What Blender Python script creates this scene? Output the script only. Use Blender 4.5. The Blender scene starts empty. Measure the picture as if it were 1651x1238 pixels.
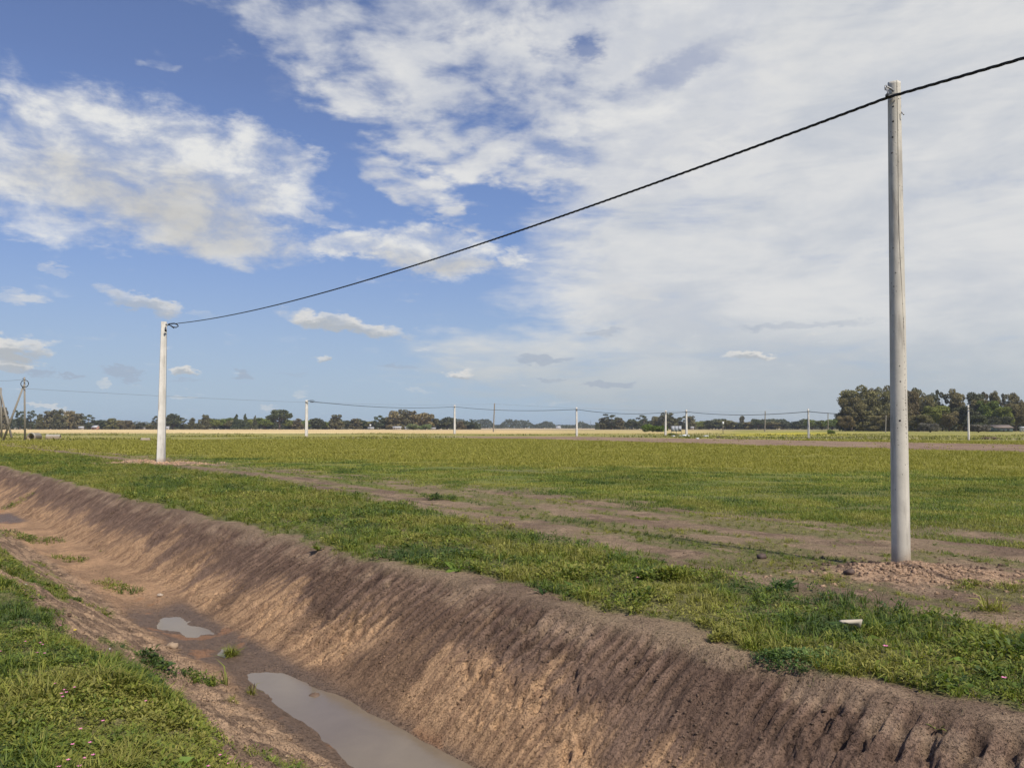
import bpy, math, random
import numpy as np
from mathutils import Vector

# ------------------------------------------------------------------ camera
W0, H0, F0 = 1651.0, 1238.0, 1285.0
HORIZON = 689.0
EYE = 1.85
PITCH = math.atan((HORIZON - H0 / 2) / F0)
scene = bpy.context.scene
cam_data = bpy.data.cameras.new('camera')
cam_data.sensor_width = 36.0
cam_data.lens = 36.0 * F0 / W0
cam_data.clip_start = 0.1
cam_data.clip_end = 20000
cam = bpy.data.objects.new('camera', cam_data)
scene.collection.objects.link(cam)
cam.location = (0, 0, EYE)
cam.rotation_euler = (math.pi / 2 + PITCH, 0, 0)
scene.camera = cam

def ray(px, py):
    """world direction through a point of the photograph"""
    u, v = (px - W0 / 2) / F0, (H0 / 2 - py) / F0
    c, s = math.cos(PITCH), math.sin(PITCH)
    return np.array([u, c - s * v, s + c * v])

def on_ground(px, py, z=0.0):
    d = ray(px, py); k = (z - EYE) / d[2]
    return np.array([d[0] * k, d[1] * k, z])

def at_depth(px, py, Y):
    d = ray(px, py); k = Y / d[1]
    return np.array([d[0] * k, Y, EYE + d[2] * k])

# ------------------------------------------------------------------ light
SUN_EL = math.radians(51)
# the ditch runs along D; the sun stands behind the camera, down the ditch
DD = np.array([-0.640, 0.768]); NN = np.array([0.768, 0.640])
sun_h = -DD - NN * 0.03
sun_h = sun_h / np.linalg.norm(sun_h)
SUN_AZ = math.atan2(sun_h[0], sun_h[1])          # clockwise from +Y
sd = bpy.data.lights.new('sun', 'SUN')
sd.energy = 4.5; sd.angle = math.radians(0.6); sd.color = (1.0, 0.93, 0.80)
sun = bpy.data.objects.new('sun', sd); scene.collection.objects.link(sun)
sun_dir = Vector((math.cos(SUN_EL) * sun_h[0], math.cos(SUN_EL) * sun_h[1], math.sin(SUN_EL)))
sun.rotation_euler = sun_dir.to_track_quat('Z', 'Y').to_euler()
sun.location = (0, 0, 60)

scene.view_settings.view_transform = 'Standard'
scene.view_settings.look = 'None'
scene.view_settings.exposure = 0.08
scene.view_settings.gamma = 1.0
scene.render.engine = 'CYCLES'

# ------------------------------------------------------------------ node helpers
class NT:
    def __init__(self, tree): self.t = tree; self.n = tree.nodes; self.l = tree.links
    def put(self, sock, v):
        if isinstance(v, bpy.types.NodeSocket): self.l.new(v, sock)
        elif v is not None: sock.default_value = v
    def math(self, op, a, b=None, c=None, clamp=False):
        n = self.n.new('ShaderNodeMath'); n.operation = op; n.use_clamp = clamp
        for i, v in enumerate((a, b, c)): self.put(n.inputs[i], v)
        return n.outputs[0]
    def add(self, a, b): return self.math('ADD', a, b)
    def sub(self, a, b): return self.math('SUBTRACT', a, b)
    def mul(self, a, b): return self.math('MULTIPLY', a, b)
    def vmath(self, op, a, b=None):
        n = self.n.new('ShaderNodeVectorMath'); n.operation = op
        self.put(n.inputs[0], a)
        if b is not None: self.put(n.inputs[1], b)
        return n.outputs['Value'] if op in ('LENGTH', 'DOT_PRODUCT', 'DISTANCE') else n.outputs[0]
    def vscale(self, a, s):
        n = self.n.new('ShaderNodeVectorMath'); n.operation = 'SCALE'
        self.put(n.inputs[0], a); self.put(n.inputs['Scale'], s); return n.outputs[0]
    def comb(self, x, y, z):
        n = self.n.new('ShaderNodeCombineXYZ')
        for i, v in enumerate((x, y, z)): self.put(n.inputs[i], v)
        return n.outputs[0]
    def sep(self, v):
        n = self.n.new('ShaderNodeSeparateXYZ'); self.put(n.inputs[0], v); return n.outputs
    def noise(self, vec, scale=1.0, detail=4.0, rough=0.55, dist=0.0, color=False, lac=2.0):
        n = self.n.new('ShaderNodeTexNoise'); self.put(n.inputs['Vector'], vec)
        n.inputs['Scale'].default_value = scale; n.inputs['Detail'].default_value = detail
        n.inputs['Roughness'].default_value = rough; n.inputs['Distortion'].default_value = dist
        n.inputs['Lacunarity'].default_value = lac
        return n.outputs['Color' if color else 'Fac']
    def step(self, v, a, b, lo=0.0, hi=1.0, smooth=True):
        n = self.n.new('ShaderNodeMapRange'); n.interpolation_type = 'SMOOTHSTEP' if smooth else 'LINEAR'
        self.put(n.inputs[0], v)
        for i, x in ((1, a), (2, b), (3, lo), (4, hi)): n.inputs[i].default_value = x
        return n.outputs[0]
    def mix(self, f, a, b, mode='MIX'):
        n = self.n.new('ShaderNodeMix'); n.data_type = 'RGBA'; n.blend_type = mode
        self.put(n.inputs[0], f)
        for i, v in ((6, a), (7, b)):
            if isinstance(v, tuple) and len(v) == 3: v = v + (1.0,)
            self.put(n.inputs[i], v)
        return n.outputs[2]

def lin(r, g, b):
    return tuple(((c / 255.0) / 12.92 if c / 255.0 <= 0.04045 else ((c / 255.0 + 0.055) / 1.055) ** 2.4) for c in (r, g, b))

# ------------------------------------------------------------------ sky
world = bpy.data.worlds.new('World'); scene.world = world; world.use_nodes = True
w = NT(world.node_tree); w.n.clear()
SKY_K = 0.11
tc = w.n.new('ShaderNodeTexCoord').outputs['Generated']
dirv = w.vmath('NORMALIZE', tc)
dx, dy, dz = w.sep(dirv)
az = w.math('ARCTAN2', dx, dy)
el = w.math('ARCSINE', dz)
sky = w.n.new('ShaderNodeTexSky'); sky.sky_type = 'NISHITA'
sky.sun_disc = False; sky.sun_elevation = SUN_EL; sky.sun_rotation = SUN_AZ
sky.altitude = 0; sky.air_density = 1.0; sky.dust_density = 0.6; sky.ozone_density = 2.2

def azel(px, py):
    d = ray(px, py); d = d / np.linalg.norm(d)
    return math.atan2(d[0], d[1]), math.asin(d[2])

# coordinates of the cloud deck
plane = w.vmath('DIVIDE', w.comb(dx, dy, 0.0), w.comb(w.add(w.math('MAXIMUM', dz, 0.0), 0.12), w.add(w.math('MAXIMUM', dz, 0.0), 0.12), 1.0))
ang = w.comb(az, w.mul(el, 1.9), 0.0)
warpn = w.noise(ang, 7.0, 4.0, 0.6, color=True)
warp = w.vmath('SUBTRACT', warpn, (0.5, 0.5, 0.5))
p2 = w.comb(az, el, 0.0)
p2w = w.vmath('ADD', p2, w.vscale(w.vmath('MULTIPLY', warp, (1.0, 0.8, 0.0)), 0.11))
warp2 = w.vmath('SUBTRACT', w.noise(w.comb(az, w.mul(el, 2.4), 0.7), 26.0, 5.0, 0.65, color=True), (0.5, 0.5, 0.5))
p2f = w.vmath('ADD', p2, w.vscale(w.vmath('MULTIPLY', warp2, (1.0, 0.5, 0.0)), 0.08))
p2w = w.vmath('ADD', p2w, w.vscale(w.vmath('MULTIPLY', warp2, (1.0, 0.7, 0.0)), 0.045))

def blob(px, py, rx, ry, rot=0.0, soft=0.45, src=None, amp=1.0):
    """soft elliptical region of the sky; rx, ry are angles given in photo pixels"""
    a, e = azel(px, py)
    k = 1.0 / F0
    n = w.n.new('ShaderNodeMapping'); n.vector_type = 'TEXTURE'
    n.inputs['Location'].default_value = (a, e, 0)
    n.inputs['Rotation'].default_value = (0, 0, math.radians(rot))
    n.inputs['Scale'].default_value = (rx * k, ry * k, 1)
    w.put(n.inputs[0], p2w if src is None else src)
    L = w.vmath('LENGTH', n.outputs[0])
    return w.step(L, 1.0 + soft, 1.0 - soft, 0.0, amp), n.outputs[0]

def union(items):
    o = None
    for it in items:
        b = blob(*it[0], **it[1])[0]
        o = b if o is None else w.math('MAXIMUM', o, b)
    return o
def B(*a, **k): return (a, k)

fine = w.noise(plane, 3.0, 6.0, 0.62, 0.15)             # mottled deck
fine2 = w.noise(plane, 7.5, 5.0, 0.55, 0.3)
broad = w.noise(ang, 5.5, 6.0, 0.6, 0.3)
puff = w.noise(ang, 16.0, 6.0, 0.6, 0.2)
streak = w.noise(w.comb(w.mul(az, 1.0), w.mul(el, 4.0), 0.3), 5.0, 6.0, 0.6, 0.4)

# A: thin grey-white veil over the right half
vr = union([B(1500, 330, 560, 520, 0, 0.3), B(1230, 470, 330, 150, 0, 0.35),
            B(1100, 590, 420, 80, 0, 0.5, amp=0.75), B(1420, 40, 420, 330, 0, 0.3), B(1350, 640, 430, 120, 0, 0.45, amp=.8)])
veil = w.mul(w.step(w.add(w.add(vr, w.mul(w.sub(streak, 0.5), 1.3)), w.mul(w.sub(fine, 0.5), 0.9)), 0.15, 0.95), 0.95)
# B: mottled altocumulus, top centre
br = union([B(470, 75, 120, 40, -25, 0.5, amp=.9), B(590, 130, 130, 70, -30, 0.5, amp=.95), B(700, 200, 130, 80, -30, .45), B(900, 290, 110, 45, -10, .5, amp=.9), B(800, 60, 300, 150, -10, 0.4), B(880, 190, 260, 120, -15, 0.4), B(560, 100, 210, 70, -18, 0.5, amp=0.95), B(640, 30, 180, 60, -5, 0.5, amp=0.9),
            B(380, 5, 220, 35, -8, 0.5, amp=.7), B(1040, 120, 230, 190, 0, 0.4), B(650, 290, 110, 35, -25, 0.5, amp=.9), B(725, 345, 100, 14, -16, 0.5, amp=.85),
            B(780, 270, 140, 40, -10, 0.5), B(270, 118, 35, 14, 0, 0.6, amp=.65)])
mott = w.add(w.mul(w.sub(fine, 0.5), 2.3), w.mul(w.sub(fine2, 0.5), 1.9))
alto = w.mul(w.step(w.add(w.sub(br, 0.0), mott), 0.36, 1.22), 0.97)
# holes of open blue in the deck
hole = union([B(950, 75, 30, 22, 0, 0.6, p2f), B(1090, 115, 90, 22, 20, 0.7, p2f, .8), B(905, 245, 60, 16, -12, 0.8, p2f, .75),
              B(1000, 150, 22, 12, 0, 0.8, p2f, .6), B(455, 195, 110, 34, -25, .5, p2f, .9)])
alto = w.mul(alto, w.sub(1.0, hole))
veil = w.mul(veil, w.sub(1.0, w.mul(hole, 0.75)))
# C: the big cumulus on the left
cr = union([B(235, 268, 265, 92, -5, 0.4, p2f), B(300, 350, 175, 60, -9, 0.4, p2f), B(60, 268, 150, 72, 0, 0.5, p2f),
            B(40, 345, 150, 30, -5, 0.6, p2f, .7), B(450, 240, 95, 30, -16, 0.5, p2f, 0.9), B(470, 340, 80, 13, -12, 0.5, p2f, .85),
            B(560, 395, 80, 22, 5, 0.5, p2f), B(700, 405, 110, 40, -6, 0.4, p2f), B(830, 418, 35, 16, 0, 0.5, p2f, 0.9)])
cd = w.add(w.mul(w.sub(puff, 0.5), 2.0), w.mul(w.sub(fine, 0.5), 0.9))
cum = w.mul(w.step(w.add(cr, cd), 0.22, 1.35), 0.97)
under = union([B(280, 345, 165, 55, -10, 0.7), B(150, 285, 90, 35, -10, 0.8, amp=.7), B(700, 425, 100, 24, 0, 0.7, amp=.8)])
# D: small fair-weather puffs low in the sky
puffs = [(220, 483, 58, 15, -14, .8), (560, 524, 100, 15, -8, 1), (505, 513, 40, 10, 0, 1), (740, 603, 30, 8, 0, 1), (296, 598, 19, 8, 0, 1), (519, 583, 17, 7, 0, .9),
         (15, 560, 45, 16, 0, 1), (12, 588, 36, 13, -4, 1), (1205, 576, 42, 7, 0, .9), (1000, 540, 60, 8, 0, .5), (640, 565, 60, 9, 0, .35), (385, 552, 28, 6, 0, .45),
         (25, 480, 40, 10, 0, .55), (80, 437, 25, 8, 0, .45), (660, 480, 28, 6, 0, .4), (325, 508, 25, 8, 0, .4), (300, 638, 22, 5, 0, .5), (163, 619, 12, 5, 0, .6),
         (670, 631, 35, 4, 0, .45), (490, 631, 14, 5, 0, .6), (1300, 547, 28, 5, 0, .5), (80, 657, 25, 3, 0, .7), (430, 657, 14, 4, 0, .6), (135, 545, 90, 6, 0, .35),
         (235, 657, 20, 5, 0, .3), (900, 646, 22, 4, 0, .5), (1020, 470, 60, 9, -8, .5)]
dr = union([B(a, b, c, d, r, 0.42, p2f, m) for a, b, c, d, r, m in puffs])
pf = w.mul(w.step(w.add(dr, w.mul(w.sub(puff, 0.5), 1.3)), 0.25, 1.15), 0.95)
pbase = union([B(a + 8, b + d * 0.75, c * .95, d * .7, r, 0.6, p2f) for a, b, c, d, r, m in puffs[:10]])
# E: small blue-grey cloud shreds near the skyline
greys = [(190, 600, 26, 8, 0, 1), (215, 607, 20, 6, 0, .8), (385, 607, 22, 8, 0, 1), (985, 622, 45, 6, 0, 1), (890, 610, 25, 4, 0, .8), (880, 580, 50, 7, 0, .9), (980, 538, 40, 7, 0, .8), (60, 597, 30, 6, -5, .9),
         (640, 592, 25, 6, 0, .7), (300, 615, 30, 4, 0, .6), (1290, 525, 120, 8, 0, .7), (1160, 590, 30, 4, 0, .5), (118, 607, 10, 3, -15, .9), (470, 604, 30, 4, 0, .5)]
gr = union([B(a, b, c, d, r, 0.5, p2f, m) for a, b, c, d, r, m in greys])
gmask = w.mul(w.step(w.add(gr, w.mul(w.sub(puff, 0.5), 0.8)), 0.3, 0.95), 0.6)
low = w.mul(w.step(w.add(w.sub(streak, 0.5), 0.0), 0.04, 0.28), w.step(el, 0.19, 0.03, 0.0, 0.32))

K = 1.0 / SKY_K
def col(r, g, b): return tuple(c * K for c in lin(r, g, b))
# clear sky: Nishita, trimmed to the photograph's white balance
base = w.mix(1.0, sky.outputs[0], (0.88, 0.82, 0.98), 'MULTIPLY')
base = w.mix(w.step(el, 0.40, 0.0, 0.10, 0.95, smooth=False), base, w.mix(w.step(el, 0.0, 0.30), col(163, 184, 203), col(112, 148, 204)))
shade = w.step(w.add(w.mul(broad, .5), w.mul(streak, .5)), 0.38, 0.60)
c_veil = w.mix(shade, col(196, 200, 206), col(219, 219, 218))
c_veil = w.mix(w.step(el, 0.16, 0.01, 0.0, 0.8), c_veil, col(165, 177, 186))
c_alto = w.mix(w.step(fine, 0.42, 0.70), col(194, 198, 207), col(222, 222, 221))
c_cum = w.mix(w.step(puff, 0.38, 0.62), col(196, 200, 208), col(226, 226, 224))
c_cum = w.mix(w.mul(under, w.step(broad, .3, .6, .5, .95)), c_cum, col(186, 185, 182))
c_pf = w.mix(pbase, col(218, 216, 212), col(176, 180, 184))
def bgnode(c):
    n = w.n.new('ShaderNodeBackground'); w.put(n.inputs[0], c if not isinstance(c, tuple) else c + (1.0,)); n.inputs[1].default_value = SKY_K
    return n.outputs[0]
def over(f, a, c):
    n = w.n.new('ShaderNodeMixShader'); w.put(n.inputs[0], f); w.l.new(a, n.inputs[1]); w.l.new(bgnode(c), n.inputs[2])
    return n.outputs[0]
c = bgnode(w.mix(low, base, col(176, 190, 203)))
c = over(veil, c, c_veil)
c = over(alto, c, c_alto)
c = over(gmask, c, col(158, 169, 186))
c = over(cum, c, c_cum)
c = over(pf, c, c_pf)
out = w.n.new('ShaderNodeOutputWorld'); w.l.new(c, out.inputs[0])
world.cycles.sampling_method = 'MANUAL'; world.cycles.sample_map_resolution = 512

scene.cycles.max_bounces = 4
scene.cycles.diffuse_bounces = 2
scene.cycles.glossy_bounces = 2
scene.cycles.transmission_bounces = 3
scene.cycles.transparent_max_bounces = 4
scene.cycles.sample_clamp_indirect = 6.0

# ------------------------------------------------------------------ numeric noise
def _h(ix, iy, seed):
    h = (ix.astype(np.int64) * 374761393 + iy.astype(np.int64) * 668265263 + seed * 1442695041) & 0xffffffff
    h = ((h ^ (h >> 13)) * 1274126177) & 0xffffffff
    h = ((h ^ (h >> 16)) * 2246822519) & 0xffffffff
    return ((h ^ (h >> 15)) & 0xffffff).astype(np.float64) / 16777215.0
def vn(x, y, seed=0):
    ix, iy = np.floor(x), np.floor(y)
    fx, fy = x - ix, y - iy
    fx = fx * fx * (3 - 2 * fx); fy = fy * fy * (3 - 2 * fy)
    a, b = _h(ix, iy, seed), _h(ix + 1, iy, seed)
    c, d = _h(ix, iy + 1, seed), _h(ix + 1, iy + 1, seed)
    return (a + (b - a) * fx) * (1 - fy) + (c + (d - c) * fx) * fy
def fbm(x, y, octaves=4, seed=0, gain=0.5):
    x = np.asarray(x, float); y = np.asarray(y, float)
    s = 0; a = 1; n = 0
    for o in range(octaves):
        s = s + a * vn(x, y, seed + o * 17); n += a; a *= gain
        x, y = x * 2.03 + 13.7, y * 2.03 + 7.1
    return s / n                                  # 0..1
def ss(v, a, b):
    t = np.clip((np.asarray(v, float) - a) / (b - a), 0, 1)
    return t * t * (3 - 2 * t)
def band(v, a, b, soft): return ss(v, a - soft, a + soft) * (1 - ss(v, b - soft, b + soft))

# ------------------------------------------------------------------ terrain
def st(x, y):
    return x * NN[0] + y * NN[1], x * DD[0] + y * DD[1]
def xy(s, t):
    return s * NN[0] + t * DD[0], s * NN[1] + t * DD[1]
_ps = np.array([-50, 0.9, 1.35, 1.7, 2.2, 2.8, 3.3, 3.6, 3.85, 4.1, 4.35, 4.75, 5.2, 5.56, 5.70, 5.78, 6.3, 60])
_pz = np.array([.20, .20, .13, -.06, -.40, -.78, -1.04, -1.12, -1.15, -1.13, -1.03, -.73, -.39, -.14, -.02, 0.0, 0.0, 0.0])
_gs = np.linspace(-2, 9, 2201); _gz = np.interp(_gs, _ps, _pz)
_k = np.hanning(19); _k /= _k.sum()
_gz = np.convolve(np.pad(_gz, 9, mode='edge'), _k, 'valid')
WATER_Z = -1.075

def lip(t):       # sideways wander of the field-side edge
    return 0.22 * (fbm(t * 0.35, t * 0 + 3.3, 2, 5) - 0.5) * 2 * 0.5 + 0.16 * (fbm(t * 1.5, t * 0 + 8.3, 3, 6) - 0.5)
def wander(s, t):
    k = ss(s, 4.0, 5.2)
    kl = 1 - ss(s, 2.6, 3.6)
    left = 0.35 * (fbm(t * 0.5, t * 0 + 1.3, 2, 9) - 0.5) * 2 * 0.6 + ss(t, 9, 20) * 0.25
    return s - k * lip(t) * 1.0 - kl * left

def teeth(x, y, s, t, sw):
    # marks of the bucket teeth: slanting stripes, strongest near the top
    tt = t + (0.12 + 0.55 * ss(t, 5, 15)) * (sw - 5.3) + 0.05 * (fbm(s * 1.3, t * 1.3, 2, 12) - 0.5)
    tt = tt + 0.025 * (fbm(x * 5, y * 5, 3, 15) - 0.5)
    ph = tt / 0.175 + 2.4 * (fbm(tt * 1.1, s * 0, 2, 14) - 0.5)
    saw = np.abs((ph % 1.0) - 0.5) * 2
    return tt, ss(saw, 0.34, 0.62)

def height(x, y, fine=True):
    x = np.asarray(x, float); y = np.asarray(y, float)
    s, t = st(x, y); sw = wander(s, t)
    z = np.interp(sw, _gs, _gz)
    inside = band(sw, 1.6, 5.7, 0.15)
    wall = band(sw, 4.45, 5.62, 0.14)
    bot = band(sw, 3.15, 4.3, 0.25)
    leftb = band(sw, 1.2, 3.3, 0.3)
    near = 1 - ss(t, 40, 60)
    # floor: shallow humps that separate the puddles
    z = z + bot * (0.045 * (1 - ss(s, 3.45, 3.8)) * band(t, 6.5, 9.6, .8) + 0.06 * (fbm(t * 1.6 + 0.3, s * 2.5, 4, 31, .6) - 0.5) + FLOOR(t) + 0.02 * (fbm(s * 5, t * 3, 3, 44) - .5))
    # bucket-tooth ridges running up the field-side wall
    tt, ridge = teeth(x, y, s, t, sw)
    amp = 0.6 + 1.0 * fbm(t * 0.8, s * 0.8, 2, 21)
    amp = amp * (0.45 + 0.55 * ss(fbm(t * 0.6 + 4, s * 2.2, 3, 25), 0.30, 0.50)) * (1 - 0.45 * ss(t, 9, 22))
    upper = 0.10 + 0.75 * ss(sw + .7 * (fbm(t * 1.1, s * 0, 2, 18) - .5) - .28 * (1 - ss(t, 3.5, 6)), 4.98, 5.22)
    z = z + wall * ridge * 0.040 * amp * upper
    fs = np.abs(((tt / 0.062 + 2.2 * (fbm(tt * 3, s * 1.2, 3, 16) - 0.5)) % 1.0) - 0.5) * 2
    z = z + wall * fs * 0.010 * (1.2 - upper)
    # slumps and broken chunks of the wall
    slump = fbm(t * 0.9, s * 1.4, 4, 27)
    z = z + wall * (slump - 0.5) * 0.17 * (1 - .5 * ss(sw, 4.9, 5.2))
    if fine:
        rough = fbm(x * 14, y * 14, 4, 51, 0.6) - 0.5
        clod = fbm(x * 5.5, y * 5.5, 4, 55, 0.6)
        crag = ss(fbm(x * 1.3, y * 1.3, 3, 57) + .07 * (1 - ss(t, 3.5, 6.5)), 0.48, 0.60) * (1 - .6 * ss(sw, 4.9, 5.2) * ridge)
        z = z + near * wall * ((0.016 + 0.022 * (1 - ridge) + 0.060 * crag) * rough + 0.05 * (clod - .5) - 0.05 * crag * ss(fbm(x * 9, y * 9, 3, 58, .6), .55, .70))
        z = z + near * leftb * (0.16 * (clod - 0.5) + 0.045 * rough)
        z = z + near * (1 - inside) * (0.05 * (fbm(x * 2.2, y * 2.2, 4, 61) - 0.5) + 0.018 * rough)
        # wheel ruts along the dirt track
        for c0, wd in ((9.25, .16), (11.1, .18), (12.9, .16), (14.3, .16)):
            dd = (s + 0.15 * (fbm(t * .3, t * 0 + c0, 2, 71) - .5) - c0) / wd
            z = z - near * 0.03 * np.exp(-dd * dd)
        z = z - near * 0.03 * band(s, 8.8, 15.2, 0.6)
    # mounds of dug soil round the poles
    for (mx, my, r, h, sx) in MOUNDS:
        ax = (x - mx) * DD[0] * 0 + (x - mx); ay = (y - my)
        d = np.sqrt((ax / sx) ** 2 + ay ** 2)
        dn = d + 0.5 * r * (fbm(x * 1.7, y * 1.7, 3, 81) - 0.5)
        m = 1 - ss(dn, 0.0, r)
        z = z + h * m + m * 0.16 * h / 0.2 * (fbm(x * 7, y * 7, 4, 83, 0.62) - 0.5)
    # swell of the plain
    far = ss(y, 30, 120)
    z = z + far * 0.10 * (fbm(x * 0.02, y * 0.02, 2, 91) - 0.5) * (1 - ss(y, 200, 400))
    return z
P1 = on_ground(1453, 915); P2 = on_ground(259.5, 746.5)
MOUNDS = [(P1[0] + .05, P1[1] - 0.22, 0.85, 0.13, 1.5), (P2[0] - 1.3, P2[1] + 0.3, 1.1, 0.20, 1.9), (P2[0] + 1.2, P2[1] - 0.1, 0.9, 0.13, 1.7)]
# puddle floor: T of the puddles along the ditch, from the photograph
def FLOOR(t):
    # positive = dry hump, negative = under water
    return np.interp(t, [0, 7.0, 8.0, 9.0, 9.6, 11.3, 11.8, 12.7, 13.3, 15, 27, 29, 40], [-.02, -.005, .012, .055, .085, .08, .062, .062, .10, .16, .16, .10, .10])

# cover --------------------------------------------------------------
def cover(x, y):
    """0..1 density of green plants, plus soil colour and plant tone"""
    s, t = st(x, y); sw = wander(s, t)
    n1 = fbm(x * 1.6, y * 1.6, 4, 101) - 0.5
    n2 = fbm(x * 0.45, y * 0.45, 3, 107) - 0.5
    n3 = fbm(x * 5, y * 5, 3, 109) - 0.5
    # tracks are streaky along the ditch direction
    ns = fbm(s * 2.6, t * 0.35, 4, 113) - 0.5
    g = np.zeros_like(x)
    le = 1.85 - .45 * ss(t, 6.5, 11)
    left = 1 - ss(sw + 0.6 * n1 + 0.25 * n3 - le, -.1, .1)
    patch = band(sw, 1.3, 2.9, 0.3) * ss(fbm(x * 1.3 + 7, y * 1.3, 3, 121) + 0.05 * ss(t, 8, 14), 0.57, 0.66)
    margin = np.interp(t, [2.3, 2.8, 3.2, 3.7, 4.5, 7, 8.5, 10], [.25, .12, -.1, .0, .34, .34, .2, .02])          # bare strip behind the lip, near part only
    so = np.interp(t, [2, 5, 7.3, 9.7, 13.2, 19.8, 30], [8.2, 8.35, 8.7, 9.2, 9.9, 10.8, 11.8])
    mc = np.interp(t, [4, 5.5, 7, 9.5, 12, 15, 25], [10.9, 10.55, 10.35, 10.75, 11.35, 12.1, 13.5])
    strip = ss(sw + 0.55 * n1 + 0.25 * n3, 5.72 + margin, 5.9 + margin) * (1 - ss(s + 0.9 * n1 + 0.25 * n3 - so, -.2, .2))
    mid = 0.95 * band(s - mc + 0.7 * n1 + .3 * n3, -.36, .36, 0.15) * (0.6 + 0.4 * ss(ns, -0.08, 0.05))
    tr = (1 - .75 * band(s, 12.2, 14.2, .4) * ss(t, 15, 22)) * band(s, 9.0, 15.3, 0.4) * ss(ns * 1.6 + n1 * 1.0 + 0.13 * ss(s, 11.2, 14.5), 0.0, 0.24) * 0.75
    field = ss(s + 2.0 * n1 + 1.2 * n2, 14.4, 15.8)
    g = np.maximum.reduce([left, patch * 0.85, strip, mid, tr, field])
    g = g * (1 - 0.9 * ss(n1 + 0.3 * n3, 0.24, 0.32) * (1 - field * .8) * (1 - left))
    # far dirt road, right hand side
    r = x * 0.885 + y * 0.466
    road = band(r + 2.5 * n2 * 2, 60.0, 90.0, 1.5) * ss(y, 50, 60) * (1 - ss(y, 150, 185))
    g = g * (1 - 0.93 * road)
    for (mx, my, rr, h, sx) in MOUNDS:
        d = np.sqrt(((x - mx) / sx) ** 2 + (y - my) ** 2) + 0.5 * n1 + .2 * n3
        g = g * ss(d, rr * 0.75, rr * 1.05)
    dry = ss(y + 0.49 * x - 38.8 + 7 * n2 * 2 + 1.5 * n1, -2, 3)         # yellowing far grass
    return g, dry, road, s, t, sw, n1, n2, n3

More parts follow.
